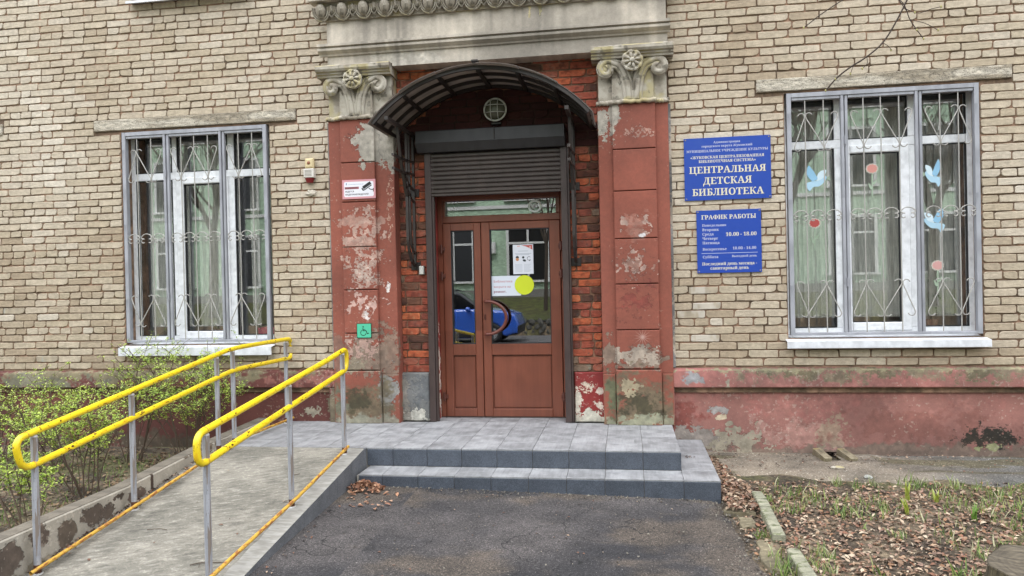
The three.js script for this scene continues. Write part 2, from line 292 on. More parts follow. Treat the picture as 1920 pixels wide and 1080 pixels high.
// ---- red brick wall of the porch, dark maroon paint under the arch
const RZ = -0.09, EX = [-0.6, 1.475], OPEN = [-0.245, 1.085];
const ew = put(lib, 'entrance_wall', merge([box(-0.75, OPEN[0], 0.3, 3.02, -0.5, RZ - 0.012), box(OPEN[1], 1.62, 0.3, 3.02, -0.5, RZ - 0.012), box(-0.75, 1.62, 3.02, 10, -0.5, RZ - 0.012)]), M.mortarRed, 'porch wall of worn red brick');
const inArch = (x, y) => y > 2.98 && Math.hypot(x - 0.4, y - 2.30) < 1.335;
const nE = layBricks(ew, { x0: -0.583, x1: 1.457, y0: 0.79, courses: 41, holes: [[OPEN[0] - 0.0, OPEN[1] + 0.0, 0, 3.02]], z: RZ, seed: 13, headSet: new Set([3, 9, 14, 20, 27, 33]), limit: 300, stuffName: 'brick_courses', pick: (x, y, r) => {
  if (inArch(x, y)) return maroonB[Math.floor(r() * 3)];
  const edge = Math.min(Math.abs(x + 0.6), Math.abs(x - 1.47)), soot = y > 1.5 && y < 3.1 && edge < 0.12 ? 0.6 : y > 2.2 && y < 3.1 ? 0.3 : 0.08;
  if (y < 0.95 && x > 1) return r() < 0.7 ? sootB[3] : redB[7];
  if (r() < soot) return sootB[Math.floor(r() * 3.3)]; const n = vn(x * 4, y * 4); return redB[clamp(Math.floor(r() * 6.5 + n * 3.4), 0, 8)]; } });
console.log('red bricks', nE);
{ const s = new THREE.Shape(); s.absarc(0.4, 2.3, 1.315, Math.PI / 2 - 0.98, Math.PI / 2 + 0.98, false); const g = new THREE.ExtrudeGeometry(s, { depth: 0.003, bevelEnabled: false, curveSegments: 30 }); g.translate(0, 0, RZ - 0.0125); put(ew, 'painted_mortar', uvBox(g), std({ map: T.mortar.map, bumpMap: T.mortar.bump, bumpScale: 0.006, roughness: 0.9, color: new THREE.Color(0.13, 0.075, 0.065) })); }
const cement = plaster({ x0: -0.62, x1: -0.28, y0: 0.25, y1: 0.8, ppm: 420, base: [128, 128, 126], vary: 0.3, patches: [{ x: -0.5, y: 0.34, rx: 0.16, ry: 0.07, c: [206, 202, 190], j: 1.6, f: 14 }, { x: -0.36, y: 0.62, rx: 0.1, ry: 0.12, c: [112, 114, 116], a: 0.8 }, { x: -0.56, y: 0.52, rx: 0.05, ry: 0.2, c: [150, 144, 134], a: 0.8 }] });
put(ew, 'cement_patch', uvPlan(cbox(-0.6, -0.296, 0.296, 0.792, -0.16, -0.062, 0.012), -0.62, -0.28, 0.25, 0.8, -0.062), std({ map: cement.map, bumpMap: cement.bump, bumpScale: 0.012, roughness: 0.95, color: new THREE.Color(K, K, K) }));
const redBase = plaster({ x0: 1.14, x1: 1.5, y0: 0.25, y1: 0.82, ppm: 420, base: [142, 44, 40], vary: 0.12, patches: [{ x: 1.34, y: 0.32, rx: 0.22, ry: 0.09, c: [206, 200, 184], f: 12, j: 1.1 }, { x: 1.3, y: 0.66, rx: 0.05, ry: 0.05, c: [220, 202, 180], f: 20, j: 1.6 }, { x: 1.2, y: 0.5, rx: 0.035, ry: 0.16, c: [214, 202, 184], f: 18, j: 1.6 }, { x: 1.42, y: 0.6, rx: 0.03, ry: 0.03, c: [220, 202, 186], f: 24 }, { x: 1.4, y: 0.47, rx: 0.04, ry: 0.03, c: [220, 202, 186], f: 24 }] });
put(ew, 'painted_patch', uvPlan(cbox(1.172, 1.468, 0.296, 0.79, -0.16, -0.066, 0.01), 1.14, 1.5, 0.25, 0.82, -0.066), std({ map: redBase.map, bumpMap: redBase.bump, bumpScale: 0.006, roughness: 0.7, color: new THREE.Color(K, K, K) }));

// ---- pilasters: flank body, rusticated blocks, base block
const PAINT = [147, 82, 65], GREY = [176, 168, 154], SCUFF = [178, 146, 132], MOSS = [72, 66, 46], MOSS2 = [114, 102, 80], ROUGH = [140, 118, 102];
const pilL = plaster({ x0: -1.3, x1: -0.46, y0: 0.28, y1: 3.42, ppm: 330, base: PAINT, chips: 0.185, patches: [
  { x: -0.72, y: 3.12, rx: 0.22, ry: 0.2, c: GREY, f: 5, j: 0.9, h: -40 }, { x: -0.62, y: 3.2, rx: 0.14, ry: 0.22, c: GREY, f: 6, j: 0.6 }, { x: -0.6, y: 2.96, rx: 0.08, ry: 0.12, c: GREY, f: 14, j: 1.8 },
  { x: -0.92, y: 2.26, rx: 0.2, ry: 0.17, c: SCUFF, speck: 30, th: 0.47 }, { x: -0.93, y: 2.33, rx: 0.19, ry: 0.05, c: SCUFF, f: 8, a: 0.75 }, { x: -0.95, y: 2.11, rx: 0.18, ry: 0.04, c: SCUFF, f: 9, a: 0.8 },
  { x: -0.92, y: 1.87, rx: 0.17, ry: 0.2, c: SCUFF, speck: 44, th: 0.45 }, { x: -0.93, y: 1.83, rx: 0.1, ry: 0.1, c: [196, 172, 158], speck: 60, th: 0.44 }, { x: -0.92, y: 1.52, rx: 0.18, ry: 0.14, c: [196, 160, 148], speck: 26, th: 0.5 }, { x: -0.9, y: 1.41, rx: 0.03, ry: 0.05, c: [226, 214, 208], f: 20 },
  { x: -0.86, y: 1.02, rx: 0.22, ry: 0.16, c: ROUGH, f: 7, j: 1.3 }, { x: -0.95, y: 1.08, rx: 0.16, ry: 0.1, c: SCUFF, speck: 30, th: 0.5 }, { x: -1.05, y: 0.9, rx: 0.1, ry: 0.08, c: [142, 128, 108], f: 8 }, { x: -0.66, y: 0.98, rx: 0.12, ry: 0.26, c: ROUGH, f: 10, a: 0.9 }, { x: -1.2, y: 1.0, rx: 0.1, ry: 0.22, c: [132, 96, 82], f: 9, soft: 0.5 },
  { x: -0.67, y: 0.62, rx: 0.1, ry: 0.18, c: [150, 146, 140], f: 8, j: 1 }, { x: -0.93, y: 0.48, rx: 0.36, ry: 0.34, c: MOSS2, f: 7, j: 1, soft: 0.7, a: 0.92 }, { x: -0.95, y: 0.52, rx: 0.2, ry: 0.16, c: MOSS, f: 8, j: 1.3, soft: 0.6, a: 0.85 }, { x: -0.9, y: 0.33, rx: 0.4, ry: 0.08, c: [152, 150, 132], f: 9, j: 1, soft: 0.5, a: 0.9 }, { x: -1.22, y: 0.5, rx: 0.08, ry: 0.25, c: [120, 116, 96], soft: 0.5, f: 8 },
  { x: -0.67, y: 1.66, rx: 0.018, ry: 0.05, c: [226, 216, 210], f: 24 }, { x: -0.63, y: 2.5, rx: 0.03, ry: 0.3, c: [190, 150, 130], speck: 60, th: 0.55 }] });
const pilR = plaster({ x0: 1.44, x1: 2.16, y0: 0.28, y1: 3.42, ppm: 330, base: PAINT, chips: 0.17, patches: [
  { x: 1.5, y: 3.22, rx: 0.06, ry: 0.1, c: GREY, f: 10, j: 1.1 }, { x: 1.62, y: 3.25, rx: 0.06, ry: 0.1, c: GREY, f: 8, j: 0.9 }, { x: 1.6, y: 3.14, rx: 0.02, ry: 0.1, c: GREY, f: 14 }, { x: 1.86, y: 3.08, rx: 0.1, ry: 0.05, c: [180, 138, 122], speck: 50, th: 0.5 }, { x: 1.54, y: 3.1, rx: 0.05, ry: 0.06, c: GREY, speck: 50, th: 0.5 },
  { x: 1.79, y: 2.21, rx: 0.12, ry: 0.1, c: [186, 156, 142], speck: 22, th: 0.44 }, { x: 1.79, y: 2.21, rx: 0.13, ry: 0.12, c: [164, 108, 92], f: 6, a: 0.8, soft: 0.3 }, { x: 1.85, y: 2.11, rx: 0.03, ry: 0.015, c: [232, 226, 224], f: 20 },
  { x: 1.78, y: 1.87, rx: 0.13, ry: 0.15, c: [184, 152, 138], speck: 34, th: 0.48 }, { x: 1.8, y: 1.83, rx: 0.1, ry: 0.11, c: [150, 112, 98], speck: 26, th: 0.5 }, { x: 1.78, y: 1.5, rx: 0.15, ry: 0.14, c: [140, 70, 58], speck: 26, th: 0.56 },
  { x: 1.8, y: 0.94, rx: 0.24, ry: 0.11, c: ROUGH, f: 6, j: 1 }, { x: 1.78, y: 0.97, rx: 0.2, ry: 0.07, c: [174, 158, 142], f: 12, j: 1.6 }, { x: 1.5, y: 0.96, rx: 0.06, ry: 0.14, c: ROUGH, f: 10 },
  { x: 1.8, y: 0.48, rx: 0.38, ry: 0.36, c: MOSS2, f: 7, j: 1, soft: 0.7, a: 0.92 }, { x: 1.82, y: 0.5, rx: 0.22, ry: 0.14, c: MOSS, f: 9, j: 1.3, soft: 0.6, a: 0.85 }, { x: 1.72, y: 0.68, rx: 0.07, ry: 0.06, c: [164, 150, 122], f: 9 }, { x: 1.52, y: 0.5, rx: 0.08, ry: 0.26, c: [104, 104, 78], soft: 0.5 }, { x: 1.8, y: 0.33, rx: 0.4, ry: 0.07, c: [150, 150, 126], f: 9, soft: 0.4, a: 0.9 }],
  extra: (x, y, o) => { const dx = x - 1.84, dy = y - 1.14, r = Math.hypot(dx, dy); if (r > 0.09) return o; let best = 9; for (let a = 0; a < 7; a++) { const t = a * Math.PI / 7 + 0.2; best = Math.min(best, Math.abs(dx * Math.sin(t) - dy * Math.cos(t))); } const k = (1 - sstep(0.0015, 0.005, best)) * (1 - r / 0.1) * 0.7; return [...mix3(o, [214, 190, 180], k), o[3]]; } });
const pilMat = [pilL, pilR].map((t) => std({ map: t.map, bumpMap: t.bump, bumpScale: 0.004, roughness: 0.82, color: new THREE.Color(K, K, K) }));
const JY = [2.932, 2.535, 2.081, 1.648, 1.21, 0.835];
[[-1.266, -1.13, -0.772, -0.58, -1.3, -0.46], [1.458, 1.595, 2.0, 2.122, 1.44, 2.16]].forEach(([fx0, cx0, cx1, fx1, tx0, tx1], k) => {
  const pm = pilMat[k], uvp = (g, zf) => uvPlan(g, tx0, tx1, 0.28, 3.42, zf);
  const body = put(lib, 'pilaster', uvp(merge([cbox(fx0, fx1, 0.79, 3.372, -0.3, 0.05, 0.006)]), 0.05), pm, k ? 'right red pilaster' : 'left red pilaster');
  const ys = [3.37, ...JY]; for (let i = 0; i + 1 < ys.length; i++) put(body, 'block', uvp(cbox(cx0, cx1, ys[i + 1] + 0.004, ys[i] - 0.004, 0.03, 0.083, 0.006), 0.083), pm);
  put(body, 'base_block', uvp(merge([cbox(cx0 - 0.012, cx1 + 0.012, 0.296, 0.829, 0.0, 0.092, 0.01), cbox(fx0, cx0 - 0.014, 0.296, 0.79, -0.3, 0.056, 0.008), cbox(cx1 + 0.014, fx1, 0.296, 0.79, -0.3, 0.056, 0.008)]), 0.092), pm, 'mossy base');
});

// ---- capitals
const stone = pair(768, 768, (i, j) => { const x = i / 768, y = j / 768; const n = fbm(x * 9, y * 9, 5), y2 = fbm(x * 5 + 30, y * 5, 3), g = vn(i * 0.7, j * 0.7); let c = mix3([158, 148, 132], [196, 188, 172], sstep(0.3, 0.7, n)); c = mix3(c, [186, 170, 110], sstep(0.56, 0.75, y2) * 0.55); c = mix3(c, [92, 86, 74], sstep(0.6, 0.74, fbm(x * 12 + 7, y * 12, 4)) * 0.6); const k = 0.92 + 0.16 * g; return [c[0] * k, c[1] * k, c[2] * k, n * 200 + g * 40]; }, 0.8);
M.stone = std({ map: stone.map, bumpMap: stone.bump, bumpScale: 0.006, roughness: 0.92, color: new THREE.Color(K * 0.95, K * 0.95, K * 0.95) });
M.stoneWhite = std({ map: stone.map, bumpMap: stone.bump, bumpScale: 0.006, roughness: 0.92, color: new THREE.Color(K * 1.12, K * 1.1, K * 1.1) });
function volute(xc, side, zf) { // three flutes rising from the middle, curling outward into a scroll
  const path = [], cx = xc + side * 0.236, cy = 3.684;
  for (let i = 0; i <= 14; i++) { const t = i / 14, a = t * t; path.push([xc + side * (0.035 + 0.125 * (1 - Math.cos(t * 1.35)) * 1.1), 3.4 + 0.335 * Math.sin(t * 1.42), zf + 0.012 * t]); }
  for (let i = 1; i <= 30; i++) { const t = i / 30, th = 2.55 - t * 7.6, r = lerp(0.088, 0.018, t ** 0.8); path.push([cx - side * Math.cos(th) * -r, cy + Math.sin(th) * r, zf + 0.014 + 0.022 * t]); }
  const gs = [];
  for (const [off, rad] of [[-0.036, 0.02], [0, 0.026], [0.033, 0.018]]) {
    const pts = path.map((p, i) => { const a = path[Math.max(0, i - 1)], b = path[Math.min(path.length - 1, i + 1)]; const l = Math.hypot(b[0] - a[0], b[1] - a[1]) || 1; const k = i < 15 ? 1 : lerp(1, 0.1, (i - 14) / 30); return [p[0] + side * (b[1] - a[1]) / l * off * k * -1, p[1] + side * (b[0] - a[0]) / l * off * k, p[2] + (off ? 0 : 0.006)]; });
    gs.push(tube(spline(pts), rad, 70, 7));
  }
  const boss = new THREE.SphereGeometry(0.034, 12, 8); boss.scale(1, 1, 0.6); boss.translate(cx, cy, zf + 0.03); gs.push(N(boss));
  return uvBox(merge(gs));
}
[[-0.951, -1.13, -0.772, -1.266, -0.58], [1.794, 1.595, 2.0, 1.458, 2.122]].forEach(([xc, c0, c1, f0, f1], k) => {
  const aw0 = xc - 0.383, aw1 = xc + 0.383;
  const cap = put(lib, 'capital', merge([cbox(f0 + 0.012, f1 - 0.008, 3.395, 3.8, -0.3, 0.052), cbox(c0 + 0.005, c1 - 0.01, 3.395, 3.8, 0.0, 0.086)]), M.stone, k ? 'right carved capital' : 'left carved capital');
  put(cap, 'abacus', prof([[-0.3, 3.785], [0.135, 3.785], [0.14, 3.803], [0.155, 3.812], [0.158, 3.826], [0.178, 3.834], [0.192, 3.856], [0.19, 3.884], [0.172, 3.898], [0.09, 3.9], [-0.3, 3.9]], aw0, aw1), M.stone);
  put(cap, 'volute', volute(xc, -1, 0.09), M.stone); put(cap, 'volute', volute(xc, 1, 0.09), M.stone);
  const ros = []; const disc = new THREE.CylinderGeometry(0.088, 0.094, 0.03, 20); disc.rotateX(Math.PI / 2); disc.translate(xc + 0.002, 3.742, 0.165); ros.push(disc);
  { const rimT = new THREE.TorusGeometry(0.088, 0.007, 7, 32); rimT.translate(xc + 0.002, 3.742, 0.184); ros.push(rimT); }
  for (let i = 0; i < 8; i++) { const a = i / 8 * Math.PI * 2 + 0.2; const p = new THREE.SphereGeometry(0.02, 8, 6); p.scale(0.8, 1.6, 0.9); p.rotateX(-0.3); p.translate(0, 0.052, 0.188); p.rotateZ(a); p.translate(xc + 0.002, 3.742, 0); ros.push(p); const q = new THREE.SphereGeometry(0.027, 8, 6); q.scale(1.15, 0.75, 0.5); q.translate(0, 0.083, 0.182); q.rotateZ(a); q.translate(xc + 0.002, 3.742, 0); ros.push(q); }
  const eye = new THREE.SphereGeometry(0.026, 12, 8); eye.scale(1, 1, 0.8); eye.translate(xc + 0.002, 3.742, 0.2); ros.push(eye);
  const stem = new THREE.CylinderGeometry(0.05, 0.07, 0.12, 12); stem.rotateX(Math.PI / 2); stem.translate(xc, 3.735, 0.1); ros.push(stem);
  put(cap, 'rosette', uvBox(merge(ros)), M.stone);
  const rope = (x0, x1, z) => { const pts = []; for (let i = 0; i <= 16; i++) pts.push([lerp(x0, x1, i / 16), 3.381 + (vn(i * 1.7 + k * 9, 3) - 0.5) * 0.012, z + (vn(i * 1.3, 9 + k) - 0.5) * 0.01]); return tube(spline(pts), 0.021, 40, 8); };
  put(cap, 'astragal', uvBox(merge([rope(f0 - 0.008, c0 + 0.02, 0.062), rope(c0 - 0.012, c1 + 0.012, 0.098), rope(c1 - 0.02, f1 + 0.008, 0.062), box(f0 + 0.01, f1 - 0.01, 3.37, 3.396, -0.3, 0.055)])), M.stoneWhite);
});

// ---- entablature
const entTex = plaster({ x0: -1.5, x1: 2.4, y0: 3.85, y1: 5.3, ppm: 300, base: [192, 182, 167], vary: 0.22, patches: [{ x: 0.93, y: 4.4, rx: 0.025, ry: 0.14, c: [214, 202, 156], f: 10, j: 0.8 }, { x: 0.83, y: 4.36, rx: 0.018, ry: 0.1, c: [208, 192, 150], f: 10, j: 0.8 }, { x: -0.4, y: 3.95, rx: 0.5, ry: 0.1, c: [198, 190, 176], soft: 0.6, f: 4 }],
  extra: (x, y, o) => { const s = fbm(x * 9 + 4, y * 0.6, 3), d = fbm(x * 16 + 60, y * 0.9, 2); const k = 1 + sstep(0.5, 0.75, s) * 0.1 - sstep(0.5, 0.78, d) * 0.12 * sstep(0.35, 0.6, fbm(x * 1.3, y * 2, 3)) - sstep(0.5, 0.7, fbm(x * 1.7 + 3, y * 3 + 8, 4)) * 0.1; return [o[0] * k, o[1] * k, o[2] * k, o[3]]; } });
M.ent = std({ map: entTex.map, bumpMap: entTex.bump, bumpScale: 0.003, roughness: 0.9, color: new THREE.Color(K, K, K) });
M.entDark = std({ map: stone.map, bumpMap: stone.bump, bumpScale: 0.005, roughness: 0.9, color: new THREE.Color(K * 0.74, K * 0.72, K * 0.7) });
const uvE = (g) => uvPlan(g, -1.5, 2.4, 3.85, 5.3, 0.12);
const ent = put(lib, 'entablature', uvE(merge([box(-1.233, 2.128, 3.9, 4.045, -0.3, 0.1), box(-1.233, 2.118, 4.045, 4.36, -0.3, 0.104), box(-1.2, 2.09, 4.36, 10, -0.3, 0.11), box(-0.56, 1.42, 3.868, 3.9, -0.3, 0.1)])), M.ent, 'weathered grey entablature');
put(ent, 'moulding', uvE(prof([[0.1, 4.003], [0.118, 4.003], [0.124, 4.018], [0.14, 4.028], [0.165, 4.046], [0.168, 4.066], [0.15, 4.076], [0.15, 4.082], [0.178, 4.086], [0.18, 4.11], [0.13, 4.128], [0.1, 4.135]], -1.312, 2.152)), M.ent);
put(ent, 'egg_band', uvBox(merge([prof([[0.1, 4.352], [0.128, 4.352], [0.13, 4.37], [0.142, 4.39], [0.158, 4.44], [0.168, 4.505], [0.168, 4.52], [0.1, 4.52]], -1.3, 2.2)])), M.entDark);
put(ent, 'corona', uvE(prof([[0.1, 4.521], [0.24, 4.521], [0.245, 4.535], [0.245, 4.68], [0.262, 4.7], [0.27, 4.8], [0.1, 4.85]], -1.372, 2.27)), M.ent);
const eggG = (() => { const e = new THREE.SphereGeometry(0.05, 14, 10); e.scale(1.06, 1.45, 0.85); e.translate(0, -0.002, 0.012); return uvBox(N(e)); })();
const shellG = (() => { const gs = []; for (const [r, w] of [[0.071, 0.012], [0.089, 0.009]]) { const t = new THREE.TorusGeometry(r, w, 6, 22, Math.PI * 1.16); t.rotateZ(Math.PI - 0.08 * Math.PI); t.scale(1, 1.22, 1.2); gs.push(N(t)); } const g = merge(gs); g.translate(0, 0.012, 0.004); return uvBox(g); })();
const dartG = (() => { const gs = []; const b = new THREE.SphereGeometry(0.02, 9, 8); b.scale(0.9, 2.2, 0.8); b.translate(0, 0.01, 0.006); gs.push(N(b)); for (const s of [-1, 1]) gs.push(sqbar(V(0, -0.062, 0.012), V(s * 0.03, -0.028, 0.012), 0.012)); return uvBox(merge(gs)); })();
for (let i = 0; i < 16; i++) {
  const x = -1.262 + i * 0.221, g = eggG.clone(); g.rotateX(0.2); g.translate(x, 4.444, 0.165); put(ent, 'egg_ornament', g, M.stone);
  const s = shellG.clone(); s.rotateX(0.2); s.translate(x, 4.444, 0.16); put(ent, 'egg_shell', s, M.stone);
  if (i < 15) { const d = dartG.clone(); d.rotateX(0.2); d.translate(x + 0.1105, 4.44, 0.162); put(ent, 'dart_ornament', d, M.stone); }
}

// ---- plinth: band and recessed panel
const BAND = [176, 112, 104];
const plR = plaster({ x0: 2, x1: 6, y0: -0.1, y1: 0.9, ppm: 330, base: [150, 104, 95], vary: 0.24, chips: 0.24, patches: [
  { x: 2.2, y: 0.78, rx: 3, ry: 0.4, c: [164, 104, 97], f: 3, soft: 0.6, a: 0.6 }, { x: 3.6, y: 0.6, rx: 1.2, ry: 0.2, c: [166, 116, 107], f: 4, a: 0.5, soft: 0.4 },
  { x: 4, y: 0.02, rx: 3, ry: 0.11, c: [128, 108, 96], f: 6, j: 0.8, soft: 0.4 }, { x: 2.2, y: 0.3, rx: 0.2, ry: 0.3, c: [124, 64, 56], f: 5, soft: 0.5, a: 0.7 }, { x: 2.55, y: 0.42, rx: 0.08, ry: 0.03, c: [150, 144, 140], f: 12 }, { x: 2.56, y: 0.36, rx: 0.055, ry: 0.025, c: [196, 178, 152], f: 12, j: 1 }, { x: 2.7, y: 0.13, rx: 0.3, ry: 0.1, c: [156, 146, 128], f: 7, j: 1.6 }, { x: 2.3, y: 0.16, rx: 0.2, ry: 0.08, c: [140, 130, 122], f: 8, j: 1.6 }, { x: 3.25, y: 0.22, rx: 0.4, ry: 0.13, c: [166, 126, 116], f: 7, a: 0.8, j: 1.6 }, { x: 3.55, y: 0.22, rx: 0.1, ry: 0.14, c: [158, 146, 122], f: 9, a: 0.6, j: 1.5 }, { x: 4.3, y: 0.3, rx: 0.8, ry: 0.14, c: [128, 82, 72], f: 5, soft: 0.5, a: 0.5 },
  { x: 4.98, y: 0.2, rx: 0.24, ry: 0.1, c: [44, 38, 30], f: 14, j: 1.3, soft: 0.55 }, { x: 4.82, y: 0.16, rx: 0.2, ry: 0.05, c: [52, 44, 34], f: 18, j: 1.5, soft: 0.6 }, { x: 4.9, y: 0.1, rx: 0.1, ry: 0.03, c: [150, 150, 110], f: 12 },
  ...[2.9, 3.25, 3.6, 3.95, 4.35, 4.75, 5.1, 5.5].map((x, i) => ({ x, y: 0.80 - (i % 3) * 0.015, rx: 0.26, ry: 0.075, c: i % 2 ? [108, 104, 78] : [128, 118, 96], f: 14, j: 2, soft: 0.9, a: 0.85 })), { x: 4.2, y: 0.83, rx: 2, ry: 0.03, c: [150, 142, 112], f: 12, j: 1.6, a: 0.9, soft: 0.3 }, { x: 2.32, y: 0.74, rx: 0.09, ry: 0.09, c: [142, 140, 140], f: 8, j: 1.2, soft: 0.4 }, { x: 2.62, y: 0.7, rx: 0.04, ry: 0.08, c: [160, 150, 132], soft: 0.3 }] });
const plL = plaster({ x0: -6, x1: -1.2, y0: -0.1, y1: 0.9, ppm: 240, base: [108, 62, 55], vary: 0.3, patches: [{ x: -3.6, y: 0.8, rx: 3, ry: 0.1, c: [128, 118, 92], f: 5, j: 1.6, soft: 0.6 }, { x: -4.6, y: 0.72, rx: 1, ry: 0.1, c: [112, 108, 90], f: 6, soft: 0.5 }, { x: -1.5, y: 0.74, rx: 0.4, ry: 0.09, c: [146, 96, 86], soft: 0.5, f: 7 }, { x: -3, y: 0.05, rx: 3, ry: 0.12, c: [98, 84, 70], f: 5, soft: 0.5 }, { x: -1.55, y: 0.4, rx: 0.1, ry: 0.04, c: [170, 160, 140], f: 14 }, { x: -1.3, y: 0.42, rx: 0.08, ry: 0.2, c: [128, 116, 96], f: 9 }] });
const plMat = [plL, plR].map((t) => std({ map: t.map, bumpMap: t.bump, bumpScale: 0.004, roughness: 0.9, color: new THREE.Color(K, K, K) }));
[[-9, -1.266, -6, -1.2], [2.122, 9, 2, 6]].forEach(([a, b, t0, t1], k) => {
  const uvp = (g, zf) => uvPlan(g, t0, t1, -0.1, 0.9, zf); let panel;
  if (k) { const s = new THREE.Shape([[a, -0.3], [3.43, -0.3], [3.43, 0.045], [3.62, 0.04], [3.62, -0.3], [b, -0.3], [b, 0.66], [a, 0.66]].map(([x, y]) => new THREE.Vector2(x, y))); panel = new THREE.ExtrudeGeometry(s, { depth: 0.35, bevelEnabled: false }); panel.translate(0, 0, -0.385); panel = merge([panel]); } else panel = box(a, b, -0.3, 0.66, -0.385, -0.03);
  const p = put(lib, 'plinth', uvp(panel, -0.03), plMat[k], k ? 'right pink rendered plinth' : 'left dark maroon plinth');
  put(p, 'plinth_band', uvp(prof([[-0.2, 0.652], [0.03, 0.652], [0.036, 0.66], [0.034, 0.79], [0.026, 0.812], [-0.02, 0.84], [-0.2, 0.845]], k ? 2.004 : a, k ? b : -1.14, false), 0.036), plMat[k]);
  if (k) put(p, 'pier', uvp(cbox(2.0, 2.128, -0.1, 0.651, -0.1, 0.03, 0.006), 0.03), plMat[k]); else put(p, 'pier', uvp(cbox(-1.33, -1.268, -0.1, 0.651, -0.1, 0.03, 0.006), 0.03), plMat[k]);
});

// ---- windows
M.pvc = std({ map: T.plain, color: new THREE.Color(0.92, 0.93, 0.95), roughness: 0.35 });
M.gasket = std({ color: C(30, 30, 32), roughness: 0.7 });
M.glass = phys({ color: 0xffffff, roughness: 0, transmission: 1, thickness: 0, ior: 2.33, specularIntensity: 1 });
M.sillM = std({ map: T.plain, color: new THREE.Color(0.72, 0.73, 0.76), roughness: 0.35, metalness: 0.0 });
M.reveal = std({ map: T.dust, color: C(128, 112, 98, 0.8), roughness: 0.95 });
M.room = std({ map: T.plain, color: new THREE.Color(0.74, 0.76, 0.72), roughness: 0.9 });
function makeWindow(x0, label, sillY) {
  const u = (a) => x0 + a, z0 = -0.235, z1 = -0.17, F = (a, b, c, d, za = z0, zb = z1) => cbox(u(a), u(b), c, d, za, zb, 0.006);
  const w = put(lib, 'window', merge([F(-0.025, 0.032, 1.128, 3.395), F(1.618, 1.675, 1.128, 3.395), F(0.033, 1.617, 3.345, 3.395), F(0.033, 1.617, 1.128, 1.192), F(0.033, 1.617, 2.885, 2.965), F(0.462, 0.522, 1.193, 2.884), F(0.462, 0.522, 2.966, 3.344), F(1.112, 1.19, 1.193, 2.884), F(1.112, 1.19, 2.966, 3.344)]), M.pvc, label);
  const S = (a, b, c, d) => cbox(u(a), u(b), c, d, -0.225, -0.148, 0.008);
  put(w, 'sash', merge([S(0.515, 0.598, 1.16, 2.9), S(1.036, 1.12, 1.16, 2.9), S(0.6, 1.034, 1.16, 1.238), S(0.6, 1.034, 2.828, 2.9)]), M.pvc, 'opening middle sash');
  const panes = [[0.033, 0.461, 1.193, 2.884], [0.599, 1.035, 1.239, 2.827], [1.191, 1.617, 1.193, 2.884], [0.033, 0.461, 2.966, 3.344], [0.523, 1.111, 2.966, 3.344], [1.191, 1.617, 2.966, 3.344]];
  for (const [a, b, c, d] of panes) { const g = merge([0, 0.016].map((o) => { const q = new THREE.PlaneGeometry(b - a + 0.01, d - c + 0.01); q.translate(u((a + b) / 2), (c + d) / 2, -0.2 - o); return q; })); put(w, 'pane', g, M.glass); }
  const gk = []; for (const [a, b, c, d] of panes) { gk.push(box(u(a), u(a) + 0.006, c, d, -0.205, -0.168), box(u(b) - 0.006, u(b), c, d, -0.205, -0.168), box(u(a) + 0.006, u(b) - 0.006, d - 0.006, d, -0.205, -0.168), box(u(a) + 0.006, u(b) - 0.006, c, c + 0.006, -0.205, -0.168)); }
  put(w, 'gasket', merge(gk), M.gasket);
  put(w, 'reveal', merge([box(u(-0.034), u(-0.026), 1.11, 3.394, -0.4, -0.013), box(u(1.676), u(1.684), 1.11, 3.394, -0.4, -0.013), box(u(-0.025), u(1.675), 3.388, 3.394, -0.165, -0.013)]), M.reveal);
  put(w, 'window_sill', prof([[-0.168, 1.122], [-0.168, 1.128], [0.06, 1.088], [0.088, 1.084], [0.088, sillY], [0.078, sillY - 0.006], [0.078, sillY + 0.004], [0.082, 1.076], [0.06, 1.08]], u(-0.045), u(1.69), true), M.sillM, 'white metal sill');
  const rm = merge([box(u(-1.2), u(2.9), 0.3, 0.32, -4.4, -0.43), box(u(-1.2), u(2.9), 3.9, 3.92, -4.4, -0.43), box(u(-1.2), u(2.9), 0.32, 3.9, -4.42, -4.4), box(u(-1.22), u(-1.2), 0.3, 3.92, -4.4, -0.43), box(u(2.9), u(2.92), 0.3, 3.92, -4.4, -0.43)]);
  put(w, 'room_wall', rm, M.room); return w;
}
makeWindow(-3.615, 'left window', 1.0); makeWindow(3.2, 'right window', 1.022);
put(lib, 'upper_sill', prof([[-0.2, 4.79], [0.1, 4.745], [0.1, 4.72], [0.092, 4.72], [0.09, 4.738], [-0.2, 4.78]], -3.46, -2.09, true), M.sillM, 'white metal sill of an upstairs window');
put(lib, 'roof', box(-9.2, 9.2, 10, 10.2, -8.2, 0.45), std({ color: C(120, 110, 100, 0.7) }));
put(lib, 'rear_wall', merge([box(-9, 9, -0.3, 10, -8.2, -8), box(-9.2, -9, -0.3, 10, -8, 0), box(9, 9.2, -0.3, 10, -8, 0)]), M.mortar);

